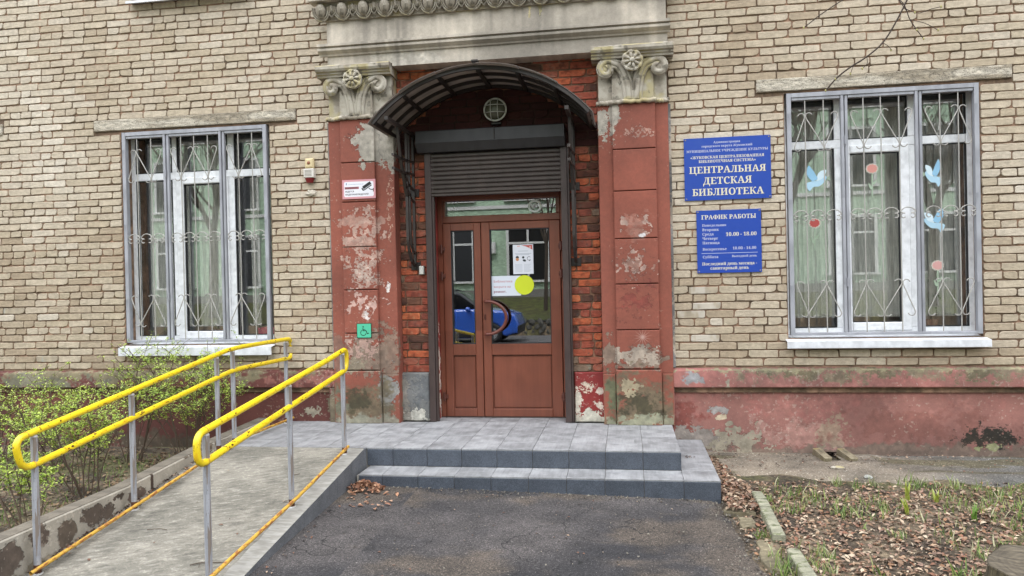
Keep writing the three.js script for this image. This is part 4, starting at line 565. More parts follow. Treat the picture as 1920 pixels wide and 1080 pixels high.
// ---------------------------------------------------------------- window grilles
M.steel = std({ map: shTex, color: C(186, 187, 194, K), roughness: 0.5 }); M.rod = std({ map: shTex, color: C(202, 198, 190, K), roughness: 0.45 });
function makeGrille() {
  const t = thing('window_grille', 'grey steel grille with zigzag scrolls over the window left of the door', 'window grille', [-3.615, 1.13, 0]);
  const X = (u) => -3.615 + u, zf = -0.012, F = (a, b, c, d, z0 = -0.05, z1 = 0.008) => cbox(X(a), X(b), c, d, z0, z1, 0.003);
  put(t, 'outer_frame', merge([F(0, 0.04, 1.133, 3.385), F(1.61, 1.65, 1.133, 3.385), F(0.0405, 1.6095, 3.345, 3.385), F(0.0405, 1.6095, 1.133, 1.158)]), M.steel);
  for (const [a, b] of [[0.476, 0.502], [0.512, 0.538], [1.115, 1.14], [1.15, 1.175]]) put(t, 'mullion', F(a, b, 1.1585, 3.3445, -0.035, a === 0.476 || a === 1.115 ? 0.006 : -0.002), M.steel);
  for (const y of [2.93, 1.62]) put(t, 'gate_hinge', bar(V(X(0.507), y - 0.04, 0.012), V(X(0.507), y + 0.04, 0.012), 0.009), M.steel);
  const secs = [[0.045, 0.472], [0.542, 1.11], [1.18, 1.605]], rods = [[0.165, 0.328], [0.675, 0.825, 0.982], [1.328, 1.482]];
  secs.forEach(([a, b], s) => { put(t, 'cross_rail', merge([F(a, b, 3.318, 3.344, -0.03, 0)]), M.steel); for (const u of rods[s]) put(t, 'rod', bar(V(X(u), 1.158, zf), V(X(u), 3.318, zf), 0.0056), M.rod); });
  const R = 0.031;
  function scroll(u0, y0, u1, y1) { // from the valley hook up to the peak hook
    const s = Math.sign(u1 - u0), z = zf + 0.008, pts = [], dx = u1 - u0, dy = y1 - y0, l = Math.hypot(dx, dy), tx = dx / l, ty = dy / l, nx = -ty * s, ny = tx * s;
    for (let i = 0; i <= 6; i++) { const a = i / 6 * Math.PI, c = 1 + Math.cos(a), q = Math.sin(a) * 1.1; pts.push([X(u0) - R * (nx * c + tx * q), y0 - R * (ny * c + ty * q), z]); }
    for (const k of [0.25, 0.5, 0.75]) pts.push([X(u0) + dx * k, y0 + dy * k, z]);
    for (let i = 6; i >= 0; i--) { const a = i / 6 * Math.PI, c = 1 + Math.cos(a), q = Math.sin(a) * 1.1; pts.push([X(u1) + R * (nx * c + tx * q), y1 + R * (ny * c + ty * q), z]); }
    put(t, 'scroll', tube(spline(pts), 0.005, 44, 6), M.rod);
  }
  const zig = [[0.06, 0.165, 0.328, 0.456], [0.558, 0.675, 0.825, 0.982, 1.094], [1.196, 1.328, 1.482, 1.592]], ups = [[0, 1, 0, 1], [1, 0, 1, 0, 1], [1, 0, 1, 0]];
  zig.forEach((q, s) => { for (let i = 0; i + 1 < q.length; i++) for (const [lo, hi, flip] of [[2.89, 3.15, 0], [1.35, 1.59, 1]]) { const [v, p] = (ups[s][i] ^ flip) ? [q[i + 1], q[i]] : [q[i], q[i + 1]], g = Math.sign(p - v) * 0.008; scroll(v + g, lo, p - g, hi); } });
  for (const u of [0.112, 0.258, 0.403, 0.612, 0.755, 0.9, 1.043, 1.258, 1.403, 1.55]) { // row of C scrolls
    const pts = [], r = 0.067, y = 2.25; for (let i = 0; i <= 8; i++) { const a = -0.6 - i / 8 * 4.6; pts.push([X(u) - 0.037 + 0.024 * Math.cos(a) * (0.5 + 0.5 * i / 8) * 1.2, y - 0.035 + 0.026 * Math.sin(a) * (0.6 + 0.4 * i / 8), zf + 0.008]); }
    for (let i = 1; i < 9; i++) { const a = Math.PI - i / 9 * Math.PI; pts.push([X(u) + r * Math.cos(a), y - 0.02 + r * Math.sin(a) * 0.95, zf + 0.008]); }
    for (let i = 8; i >= 0; i--) { const a = Math.PI + 0.6 + i / 8 * 4.6; pts.push([X(u) + 0.037 + 0.024 * Math.cos(a) * (0.5 + 0.5 * i / 8) * 1.2, y - 0.035 + 0.026 * Math.sin(a) * (0.6 + 0.4 * i / 8), zf + 0.008]); }
    put(t, 'scroll', tube(spline(pts), 0.0052, 70, 6), M.rod);
  }
  return t;
}
const gr1 = makeGrille(), gr2 = gr1.clone(); gr2.name = numbered('window_grille'); gr2.position.x = 3.205; scene.add(gr2); gr2.userData = { ...gr1.userData, label: 'grey steel grille with zigzag scrolls over the window right of the blue signs' };

// ---- vertical blinds behind the glass
M.blind = phys({ map: T.dust, color: C(240, 244, 236, 0.95), roughness: 0.95, transmission: 0.25, thickness: 0, side: THREE.DoubleSide });
function blinds(label, xs, x0) {
  const t = thing('vertical_blinds', label, 'blinds', [x0 + xs[0], 1.2, -0.42], undefined); const r = mulberry(xs.length * 7 + 1);
  put(t, 'headrail', box(x0 + xs[0] - 0.05, x0 + xs.at(-1) + 0.05, 3.3, 3.34, -0.44, -0.4), M.pvc);
  for (const u of xs) { const a = 0.22 + (r() - 0.5) * 0.4, g = new THREE.PlaneGeometry(0.088, 2.02, 4, 1), p = g.attributes.position; for (let i = 0; i < p.count; i++) p.setZ(i, 0.008 * Math.cos(p.getX(i) / 0.044 * 1.5)); g.computeVertexNormals(); g.rotateY(a); g.translate(x0 + u, 2.285, -0.42 + (r() - 0.5) * 0.01); put(t, 'slat', N(g), M.blind); }
  return t;
}
const run = (a, b, s) => { const o = []; for (let u = a; u <= b; u += s) o.push(u); return o; };
blinds('pale vertical blinds behind the grille of the right window', [...run(0.03, 0.5, 0.078), ...run(0.7, 1.66, 0.078)], 3.2);
blinds('pale vertical blinds behind the grille of the left window', [...run(0.06, 0.48, 0.078), ...run(0.66, 1.08, 0.078), 1.28, 1.52], -3.615);

// ---- paper birds and flowers on the right window
const bl = ['#b9dcf0', '#98c8e6', '#dceff8'].map((c) => std({ color: new THREE.Color(c).multiplyScalar(0.95), roughness: 0.7, side: THREE.DoubleSide })), cr = ['#cf8f84', '#b4504a', '#d3a09a'].map((c) => std({ color: new THREE.Color(c), roughness: 0.7, side: THREE.DoubleSide })), rim = std({ color: C(226, 220, 206, 0.8), roughness: 0.7 }), leafG = std({ color: C(176, 196, 170, 0.8), roughness: 0.7 });
const cut = (pts, z, smooth = true) => { const s = new THREE.Shape(); if (smooth) s.setFromPoints(new THREE.SplineCurve([...pts, pts[0]].map(([x, y]) => new THREE.Vector2(x, y))).getPoints(60)); else s.setFromPoints(pts.map(([x, y]) => new THREE.Vector2(x, y))); const g = new THREE.ExtrudeGeometry(s, { depth: 0.0008, bevelEnabled: false }); g.translate(0, 0, z); return N(g); };
function dove(cx, cy, k, flip, label, group) {
  const t = thing('paper_dove', label, 'window decoration', [cx, cy - 0.11, -0.194]), q = (p) => p.map(([x, y]) => [cx + x * k * flip, cy + y * k]);
  put(t, 'body', cut(q([[-0.07, -0.1], [-0.085, -0.05], [-0.035, -0.03], [0.03, -0.02], [0.08, 0.02], [0.105, 0.005], [0.088, -0.03], [0.04, -0.075], [-0.02, -0.085], [-0.05, -0.12]]), -0.1945), bl[0]);
  put(t, 'wing', cut(q([[-0.03, -0.03], [-0.075, 0.04], [-0.06, 0.12], [-0.03, 0.09], [0.0, 0.04], [0.02, -0.01]]), -0.1935), bl[1]); put(t, 'wing', cut(q([[0.01, -0.03], [0.03, 0.05], [0.1, 0.075], [0.085, 0.02], [0.06, -0.01]]), -0.1936), bl[2]);
  put(t, 'olive_sprig', cut(q([[0.1, 0.0], [0.135, 0.02], [0.13, -0.005], [0.14, -0.03], [0.115, -0.02]]), -0.1934), leafG); return t;
}
dove(3.495, 2.615, 1, 1, 'blue paper dove on the left pane of the right window'); dove(4.545, 2.615, 1.05, -0.7, 'blue paper dove with raised wing high on the right pane of the right window'); dove(4.55, 2.18, 0.95, -1, 'blue paper dove at mid height on the right pane, below another dove');
function carnation(cx, cy, m, label) {
  const t = thing('paper_carnation', label, 'window decoration', [cx, cy - 0.28, -0.194]), head = (r, z, j) => { const p = []; for (let i = 0; i < 22; i++) { const a = i / 22 * Math.PI * 2, w = r * (1 + (i % 2 ? 0.1 : -0.08) + j); p.push([cx + Math.cos(a) * w, cy + Math.sin(a) * w * 0.86]); } return cut(p, z, false); };
  put(t, 'paper_edge', head(0.054, -0.1948, 0.02), rim); put(t, 'petals', head(0.045, -0.1936, 0), m); put(t, 'stem', merge([cut([[cx - 0.006, cy - 0.05], [cx + 0.008, cy - 0.05], [cx + 0.003, cy - 0.26], [cx - 0.008, cy - 0.26]], -0.1946, false), cut([[cx, cy - 0.14], [cx + 0.04, cy - 0.1], [cx + 0.02, cy - 0.15]], -0.1944), cut([[cx, cy - 0.18], [cx - 0.035, cy - 0.13], [cx - 0.02, cy - 0.19]], -0.1944)]), leafG); return t;
}
carnation(3.482, 2.188, cr[1], 'deep red paper carnation on the left pane of the right window'); carnation(4.005, 2.683, cr[0], 'red paper carnation on the middle pane of the right window'); carnation(4.563, 1.757, cr[2], 'pinkish paper carnation low on the right pane of the right window');

function leafyPlant(name, label, x, y, z, h, n, seed, mats) { // small pot plant on an inside sill
  const r = mulberry(seed), t = thing(name, label, 'house plant', [x, y, z]), lv = [], st = [];
  put(t, 'pot', merge([(() => { const g = new THREE.CylinderGeometry(0.07, 0.05, 0.11, 16); g.translate(x, y + 0.055, z); return N(g); })()]), std({ color: C(150, 110, 90, K) }));
  for (let i = 0; i < n; i++) { const a = r() * 6.28, hh = h * (0.3 + 0.7 * r()), p = V(x, y + 0.1, z), q = V(x + Math.cos(a) * 0.09 * r(), y + 0.1 + hh, z + Math.sin(a) * 0.05); st.push(bar(p, q, 0.003, 0.002, 5)); for (let k = 0; k < 5; k++) { const g = new THREE.PlaneGeometry(0.03, 0.1, 2, 2); g.rotateX(-0.9 * r()); g.rotateZ((r() - 0.5) * 2.4); g.rotateY(r() * 6); const u = 0.4 + 0.6 * r(); g.translate(lerp(p.x, q.x, u) + (r() - 0.5) * 0.06, lerp(p.y, q.y, u), lerp(p.z, q.z, u)); lv.push(N(g)); } }
  put(t, 'stem', merge(st), mats[1]); put(t, 'foliage', merge(lv), mats[0]); return t;
}
const plantM = [phys({ color: C(104, 150, 84, 0.7), roughness: 0.7, transmission: 0.3, thickness: 0, side: THREE.DoubleSide }), std({ color: C(90, 110, 60, 0.7) })];
M.innerSill = std({ map: T.plain, color: new THREE.Color(0.6, 0.6, 0.6), roughness: 0.5 });
put(lib, 'inner_sill', box(-3.7, -1.9, 1.09, 1.128, -0.75, -0.43), M.innerSill); put(lib, 'inner_sill', box(3.1, 4.95, 1.09, 1.128, -0.75, -0.43), M.innerSill);
leafyPlant('potted_plant', 'green pot plant inside the right window behind the lowest carnation', 4.6, 1.13, -0.33 - 0.15, 0.55, 8, 5, plantM); leafyPlant('potted_plant', 'small dark pot plant inside the middle of the left window', -2.8, 1.13, -0.5, 0.25, 6, 6, plantM);
solo('pink_box', 'pink storage box on the sill inside the left window', 'box', cbox(-2.36, -2.1, 1.13, 1.25, -0.62, -0.46, 0.01), std({ color: C(206, 60, 104, 0.8), roughness: 0.45 }), [-2.23, 1.13, -0.54]);

// ---------------------------------------------------------------- steps and landing
const steps = thing('entrance_steps', 'grey granite tiled landing with two steps in front of the door', 'steps', [0.3, 0, 0.6]);
const gTone = [0.92, 1, 1.05, 0.96], topM = gTone.map((k) => std({ map: T.pale.map, color: C(180, 181, 184, K * k), roughness: 0.6 })), riseM = gTone.map((k) => std({ map: T.granite.map, color: C(100, 107, 118, K * k), roughness: 0.5 })), coreM = std({ map: T.dust, color: C(196, 192, 186, K), roughness: 0.95 });
put(steps, 'core', merge([box(-1.9, 2.09, -0.2, 0.286, -0.02, 1.138), box(-0.24, 1.085, -0.2, 0.286, -0.5, -0.021), box(-0.52, 2.362, -0.2, 0.134, -0.02, 1.429)]), coreM, 'grout and concrete core');
{ const r = mulberry(91), pk = (a) => a[Math.floor(r() * a.length)], tile = (x0, x1, z0, z1, y, set = topM) => { const g = cbox(x0 + 0.002, x1 - 0.002, y - 0.013, y + (r() - 0.5) * 0.0016, z0 + 0.002, z1 - 0.002, 0.0015), u = g.attributes.uv, du = r() * 5, dv = r() * 5; for (let i = 0; i < u.count; i++) u.setXY(i, u.getX(i) + du, u.getY(i) + dv); put(steps, 'tile', g, pk(set)); };
  const xs = [-1.8, -1.5, -1.2, -0.9, -0.6, -0.3, 0, 0.3, 0.6, 0.9, 1.2, 1.5, 1.8, 2.1], zs = [[0.889, 1.15], [0.589, 0.889], [0.289, 0.589], [-0.02, 0.289]];
  for (let i = 0; i + 1 < xs.length; i++) for (const [a, b] of zs) tile(xs[i], xs[i + 1], a, b, 0.3);
  for (let i = 0; i < 5; i++) tile([-0.235, 0, 0.3, 0.6, 0.9][i], [0, 0.3, 0.6, 0.9, 1.08][i], -0.34, -0.02, 0.3);
  const lx = [-0.5, -0.3, 0, 0.3, 0.6, 0.9, 1.2, 1.5, 1.8, 2.1, 2.374];
  for (let i = 0; i + 1 < lx.length; i++) { tile(lx[i], lx[i + 1], i === 9 ? 1.15 : 1.153, 1.44, 0.147); put(steps, 'riser_tile', cbox(lx[i] + 0.002, lx[i + 1] - 0.002, -0.12, 0.1335, 1.428, 1.441 + (r() - 0.5) * 0.002, 0.0015), pk(riseM)); }
  for (const [a, b] of [[-0.02, 0.3], [0.3, 0.6], [0.6, 0.9], [0.9, 1.15]]) { tile(2.103, 2.374, a, b, 0.147); put(steps, 'riser_tile', cbox(2.362, 2.375, -0.12, 0.1335, a + 0.002, b - 0.002, 0.0015), pk(riseM)); put(steps, 'riser_tile', cbox(2.09, 2.1025, 0.148, 0.286, a + 0.002, b - 0.002, 0.0015), pk(riseM)); }
  put(steps, 'riser_tile', cbox(2.362, 2.375, -0.12, 0.1335, 1.152, 1.427, 0.0015), pk(riseM));
  for (let i = 4; i + 1 < xs.length; i++) put(steps, 'riser_tile', cbox(Math.max(-0.53, xs[i]) + 0.002, xs[i + 1] - 0.002, 0.148, 0.286, 1.138, 1.1515 + (r() - 0.5) * 0.002, 0.0015), pk(riseM));
}

// ---------------------------------------------------------------- ramp, kerb wall, handrails
const rampY = (z) => 0.3 - 0.142 * (z - 1.2);
const rampTex = pair(1024, 1400, (i, j) => { const x = i / 460, y = j / 460; let v = fbm(x * 3, y * 3, 5), s = fbm(x * 9 - y * 16, y * 46 + x * 22, 5), fl = vn(x * 150, y * 190); let k = 0.9 + 0.2 * v + (s - 0.5) * 0.14; let c = mix3([138, 134, 123], [156, 151, 139], sstep(0.35, 0.65, v)); if (s > 0.6) { c = mix3(c, [176, 172, 161], 0.55 * sstep(0.6, 0.74, s)); } k *= lerp(0.88, 1, sstep(0.26, 0.42, s)); const f2 = fbm(x * 55, y * 75, 2); if (f2 > 0.7) k *= 1.12; k += (fl - 0.5) * 0.13; const d = fbm(x * 1.1 + 9, y * 1.3 + 4, 3); k *= lerp(0.86, 1.06, d); return [c[0] * k, c[1] * k, c[2] * k, s * 150 + fl * 60]; });
for (const t of [rampTex.map, rampTex.bump]) t.repeat.set(460 / 1024, 460 / 1400);
const ramp = thing('wheelchair_ramp', 'sloping bare concrete wheelchair ramp left of the steps', 'ramp', [-1.2, 0, 2.3]);
{
  const s = new THREE.Shape([[1.145, -0.2], [1.145, 0.294], [1.2, 0.296], [3.32, rampY(3.32)], [3.5, -0.04], [3.5, -0.2]].map(([z, y]) => new THREE.Vector2(z, y)));
  const mk = (x0, x1) => { const g = new THREE.ExtrudeGeometry(s, { depth: x1 - x0, bevelEnabled: false }); g.applyMatrix4(new THREE.Matrix4().makeBasis(V(0, 0, 1), V(0, 1, 0), V(-1, 0, 0))); g.translate(x1, 0, 0); return uvBox(g); };
  put(ramp, 'ramp_slab', mk(-1.92, -0.556), std({ map: rampTex.map, bumpMap: rampTex.bump, bumpScale: 0.005, roughness: 0.95, color: new THREE.Color(K * 0.86, K * 0.85, K * 0.84) }));
  const edge = pair(512, 128, (i, j) => { const n = fbm(i / 40, j / 16, 4), f = fbm(i / 9 + 40, j / 9, 3); const k = 0.92 + 0.16 * n; const c = mix3([176, 174, 167], [158, 155, 147], sstep(0.4, 0.66, f)); return [c[0] * k, c[1] * k, c[2] * k, f * 200]; }, 0.8);
  put(ramp, 'edge_strip', (() => { const g = new THREE.BufferGeometry(), P = [], U = [], add = (...q) => { for (const [x, y, z] of q) { P.push(x, y, z); U.push(z, x); } }; const ys = (z) => rampY(z) + 0.0035; for (let i = 0; i < 24; i++) { const a = lerp(1.21, 3.32, i / 24), b = lerp(1.21, 3.32, (i + 1) / 24), wa = -0.68 + 0.025 * vn(i * 1.3, 4), wb = -0.68 + 0.025 * vn((i + 1) * 1.3, 4); add([wa, ys(a), a], [-0.5345, ys(b), b], [-0.5345, ys(a), a], [wa, ys(a), a], [wb, ys(b), b], [-0.5345, ys(b), b]); } g.setAttribute('position', new THREE.Float32BufferAttribute(P, 3)); g.setAttribute('uv', new THREE.Float32BufferAttribute(U, 2)); g.computeVertexNormals(); return g; })(), std({ map: edge.map, bumpMap: edge.bump, bumpScale: 0.003, roughness: 0.9, color: new THREE.Color(K * 0.84, K * 0.83, K * 0.82) }));
  const fm = std({ map: T.granite.map, color: C(128, 130, 133, K), roughness: 0.7 });
  const z = [1.153, 1.5, 1.8, 2.1, 2.4, 2.7, 3.0, 3.32]; for (let i = 0; i + 1 < z.length; i++) { const a = z[i] + 0.001, b = z[i + 1] - 0.001; const sh2 = new THREE.Shape([[a, -0.15], [a, rampY(Math.max(a, 1.2)) - 0.001], [b, rampY(b) - 0.001], [b, -0.15]].map(([q, y]) => new THREE.Vector2(q, y))); const g = new THREE.ExtrudeGeometry(sh2, { depth: 0.02, bevelEnabled: false }); g.applyMatrix4(new THREE.Matrix4().makeBasis(V(0, 0, 1), V(0, 1, 0), V(-1, 0, 0))); g.translate(-0.5345, 0, 0); put(ramp, 'facing_tile', uvBox(g), fm); }
}
const kerbTex = plaster({ x0: 0, x1: 5, y0: -0.2, y1: 0.45, ppm: 380, base: [164, 157, 144], vary: 0.3, patches: [
  { x: 3.44, y: 0.13, rx: 0.13, ry: 0.1, c: [92, 80, 70], f: 7, j: 0.61, h: -90 }, { x: 3.17, y: 0.2, rx: 0.08, ry: 0.07, c: [92, 80, 70], f: 9, j: 0.66, h: -90 }, { x: 2.94, y: 0.13, rx: 0.09, ry: 0.09, c: [96, 84, 72], f: 8, j: 0.5, h: -90 }, { x: 2.72, y: 0.17, rx: 0.09, ry: 0.08, c: [92, 80, 70], f: 9, j: 0.72, h: -90 }, { x: 2.58, y: 0.16, rx: 0.06, ry: 0.06, c: [92, 80, 70], f: 12, j: 0.88, h: -90 }, { x: 2.26, y: 0.19, rx: 0.1, ry: 0.055, c: [94, 80, 70], f: 9, j: 0.55, h: -90 }, { x: 2.44, y: 0.23, rx: 0.05, ry: 0.02, c: [80, 68, 58], f: 18 }, { x: 2.08, y: 0.2, rx: 0.016, ry: 0.12, c: [74, 60, 50], f: 14, j: 0.5 }, { x: 1.5, y: 0.33, rx: 0.3, ry: 0.02, c: [110, 98, 84], f: 14, j: 1.8 }, { x: 3.9, y: 0.15, rx: 0.2, ry: 0.1, c: [92, 80, 70], f: 7, j: 1.2 }, { x: 2.8, y: 0.0, rx: 1.5, ry: 0.05, c: [140, 130, 112], f: 10, soft: 0.4 }] });
{
  const s = new THREE.Shape([[0.2, -0.3], [0.2, 0.36], [1.2, 0.335], [1.75, 0.302], [2.35, 0.262], [4.6, 0.24], [4.6, -0.3]].map(([z, y]) => new THREE.Vector2(z, y)));
  const g0 = new THREE.ExtrudeGeometry(s, { depth: 0.1, bevelEnabled: true, bevelSize: 0.008, bevelThickness: 0.008, bevelSegments: 1 }); g0.applyMatrix4(new THREE.Matrix4().makeBasis(V(0, 0, 1), V(0, 1, 0), V(-1, 0, 0))); g0.translate(-1.91, 0, 0);
  const g = N(g0), p = g.attributes.position, u = g.attributes.uv, n = g.attributes.normal; for (let i = 0; i < p.count; i++) u.setXY(i, p.getZ(i) / 5, (p.getY(i) + (Math.abs(n.getY(i)) > 0.7 ? p.getX(i) + 1.9 : 0) + 0.2) / 0.65);
  const kw = thing('kerb_wall', 'low cement kerb wall with flaked brown patches along the left of the ramp', 'wall', [-1.96, 0, 2.4]);
  put(kw, 'wall_body', g, std({ map: kerbTex.map, bumpMap: kerbTex.bump, bumpScale: 0.008, roughness: 0.95, color: new THREE.Color(K, K, K) }));
  put(kw, 'coping', (() => { const c = new THREE.ExtrudeGeometry(new THREE.Shape([[0.2, 0.362], [0.2, 0.372], [1.2, 0.347], [1.75, 0.314], [2.35, 0.274], [4.6, 0.252], [4.6, 0.245], [2.35, 0.265], [1.75, 0.305], [1.2, 0.338]].map(([z, y]) => new THREE.Vector2(z, y))), { depth: 0.11, bevelEnabled: false }); c.applyMatrix4(new THREE.Matrix4().makeBasis(V(0, 0, 1), V(0, 1, 0), V(-1, 0, 0))); c.translate(-1.912, 0, 0); return uvBox(c); })(), std({ map: T.dust, bumpMap: T.mortar.bump, bumpScale: 0.01, roughness: 0.95, color: C(132, 124, 112, K) }), 'darker rough top edge');
}
const yellowTex = dtex(1024, 128, (i, j) => { const n = fbm(i / 9, j / 9, 3), c0 = vn(i / 3.1, j / 3.1), w = fbm(i / 90, j / 50, 3); const k = 0.93 + 0.12 * w; let c = [240 * k, 210 * k, 32]; const rust = sstep(0.735, 0.775, n + 0.1 * (c0 - 0.5) + (w - 0.5) * 0.3); c = mix3(c, mix3([120, 66, 24], [52, 36, 26], c0), rust); c = mix3(c, [230, 176, 30], 0.6 * sstep(0.6, 0.72, fbm(i / 30 + 50, j / 22, 3))); return c; }, true); yellowTex.repeat.set(1 / 2.2, 1 / 0.132);
const yellowRust = dtex(512, 64, (i, j) => { const n = fbm(i / 14, j / 10, 3); return mix3([214, 170, 66], [158, 100, 50], sstep(0.46, 0.7, n)); }, true); yellowRust.repeat.set(1 / 1.2, 1 / 0.08);
const postTex = dtex(512, 128, (i, j) => { const n = vn(i / 3.5, j / 5), w = fbm(i / 30, j / 40, 3); const q = 0.86 + 0.26 * w; let c = [166 * q, 167 * q, 172 * q]; if (n > 0.9) c = [104, 84, 70]; if (fbm(i / 50 + 30, j / 60, 4) > 0.66) c = [136, 124, 114]; return c; }, true); postTex.repeat.set(1 / 0.13, 1 / 0.5);
M.yellow = std({ map: yellowTex, color: new THREE.Color(K * 1.15, K * 1.15, K * 1.15), roughness: 0.38 }); M.yellowRust = std({ map: yellowRust, color: new THREE.Color(K, K, K), roughness: 0.6 }); M.post = std({ map: postTex, color: new THREE.Color(K, K, K), roughness: 0.5 }); M.rust = std({ map: T.dust, color: C(104, 66, 46, K), roughness: 0.9 }); M.cap = std({ color: C(206, 204, 200, K), roughness: 0.35 });
function handrail(label, x, top, low, loopEnds, posts, pipe, turn = 0, shift = 0) {
  const t = thing('handrail', label, 'handrail', [x, 0, 2.2]);
  const P = ([z, y]) => V(x, y, z), loop = [...top.map(P), ...low.map(P)]; // closed loop: start midway along the top run
  const mid = loop[0].clone().lerp(loop[1], 0.5), c = bent([mid, ...loop.slice(1), loop[0], mid.clone()], 0.075);
  put(t, 'rail_loop', tube(c, 0.0205, 260, 12), M.yellow);
  for (const q of [loop[0], loop.at(-1)]) { const o = loop[0] === q ? loop[1] : loop.at(-2), d = o.clone().sub(q).normalize(), a = q.clone().addScaledVector(d, 0.085); put(t, 'weld_ring', bar(a, a.clone().addScaledVector(d, 0.006), 0.0222, 0.0222, 12), M.yellowRust); }
  for (const [z, y0, y1] of posts) {
    const m = put(t, 'post', bar(V(x - 0.006, y0 + 0.055, z), V(x - 0.006, y1 - 0.036, z), 0.02, 0.02, 14), M.post);
    put(m, 'rusty_foot', merge([bar(V(x - 0.006, y0 - 0.03, z), V(x - 0.006, y0 + 0.056, z), 0.0206, 0.0204, 14)]), M.rust); put(m, 'collar', bar(V(x - 0.006, y0 - 0.004, z), V(x - 0.006, y0 + 0.006, z), 0.034, 0.03, 14), M.cap);
    const s = new THREE.SphereGeometry(0.0205, 12, 6, 0, Math.PI * 2, 0, Math.PI / 2); s.translate(x - 0.006, y1 - 0.036, z); put(m, 'post_cap', N(s), M.cap); put(m, 'bracket', bar(V(x - 0.006, y1 - 0.04, z), V(x + 0.004, y1 - 0.008, z + 0.012), 0.007), M.rust);
  }
  put(t, 'low_pipe', tube(bent(pipe.map(([z, y]) => V(x + 0.026, y, z)), 0.06), 0.0125, 90, 8), M.yellowRust); t.rotation.y = turn; t.position.x -= shift; return t;
}
handrail('right yellow handrail on grey posts along the steps side of the ramp', -0.66, [[3.46, 0.885], [1.64, 1.103], [1.24, 1.16]], [[1.245, 0.985], [1.66, 0.93], [3.45, 0.708]].map((q) => q), null, [[1.317, 0.284, 1.15], [2.311, 0.142, 1.026], [3.357, -0.02, 0.9]], [[1.31, 0.345], [2.3, 0.2], [3.42, 0.075]]);
handrail('left yellow handrail on grey posts along the kerb wall of the ramp', -1.79, [[3.425, 0.838], [1.18, 1.148], [0.98, 1.158], [-0.02, 1.158]], [[-0.03, 0.958], [0.96, 0.964], [1.14, 0.955], [3.375, 0.651]], null, [[0.09, 0.3, 1.158], [1.085, 0.3, 1.16], [1.336, 0.29, 1.13], [2.413, 0.128, 0.98], [3.275, 0.005, 0.862]], [[0.02, 0.342], [1.12, 0.342], [2.2, 0.195], [3.36, 0.04]], -0.02, 0.012);

// ---------------------------------------------------------------- ground
const lawnZ = 19.4;
function gh(x, z) { // height of the ground
  const zz = Math.min(z, 4); let h = 0.016 - 0.023 * (clamp(x, -4, 4) - 1.2) - 0.035 * (Math.max(zz, 0.6) - 1.44);
  if (x > 2.2) h = lerp(h, 0.006 - 0.02 * Math.max(0, zz - 0.5) * 0.6, sstep(2.2, 2.7, x)); if (x < -1.95) h = lerp(h, 0.02, sstep(-1.95, -2.6, x));
  if (z > 4) h = lerp(h, -0.3, sstep(4, 12, z)); if (z > lawnZ) h = lerp(0.24, 0.95, sstep(lawnZ, 27, z)); return h;
}
function sheetOver(xs, zs, hf, uvs = 1) {
  const P = [], U = [], I = [], nx = xs.length; for (const z of zs) for (const x of xs) { P.push(x, hf(x, z), z); U.push(x * uvs, z * uvs); }
  for (let j = 0; j + 1 < zs.length; j++) for (let i = 0; i + 1 < nx; i++) { const a = j * nx + i; I.push(a, a + nx, a + 1, a + 1, a + nx, a + nx + 1); }
  const g = new THREE.BufferGeometry(); g.setAttribute('position', new THREE.Float32BufferAttribute(P, 3)); g.setAttribute('uv', new THREE.Float32BufferAttribute(U, 2)); g.setIndex(I); g.computeVertexNormals(); return g;
}
const lin = (a, b, n) => Array.from({ length: n + 1 }, (_, i) => lerp(a, b, i / n));
const soilTex = pair(1024, 1024, (i, j) => { const x = i / 256, y = j / 256; const n = fbm(x * 5, y * 5, 5), f = fbm(x * 40, y * 40, 3), m = fbm(x * 1.4 + 7, y * 1.4, 3), sp = vn(i * 0.4, j * 0.4); let c = mix3([66, 56, 44], [118, 104, 84], sstep(0.3, 0.7, n)); c = mix3(c, [84, 88, 46], sstep(0.56, 0.7, m) * 0.5); const k = 0.62 + 0.76 * f; if (sp > 0.93) c = [150, 138, 116]; return [c[0] * k, c[1] * k, c[2] * k, f * 180 + n * 60]; }, 4);
M.soil = std({ map: soilTex.map, bumpMap: soilTex.bump, bumpScale: 0.03, roughness: 1, color: new THREE.Color(K, K, K) });
ground('ground', 'brown soil ground around the library', sheetOver([-90, -40, -20, ...lin(-10, 10, 100), 20, 40, 90], [-40, -10, -0.5, ...lin(-0.1, 4.6, 47), ...lin(5, 19.3, 26), 19.42, 20, 21, 22, 23, 24, 25, 26, 27, 40, 90], (x, z) => gh(x, z) - 0.012 + (x > 2.4 || x < -2.05 ? (fbm(x * 3, z * 3, 3) - 0.5) * 0.05 * sstep(0.5, 1, z) : -0.03)), M.soil);
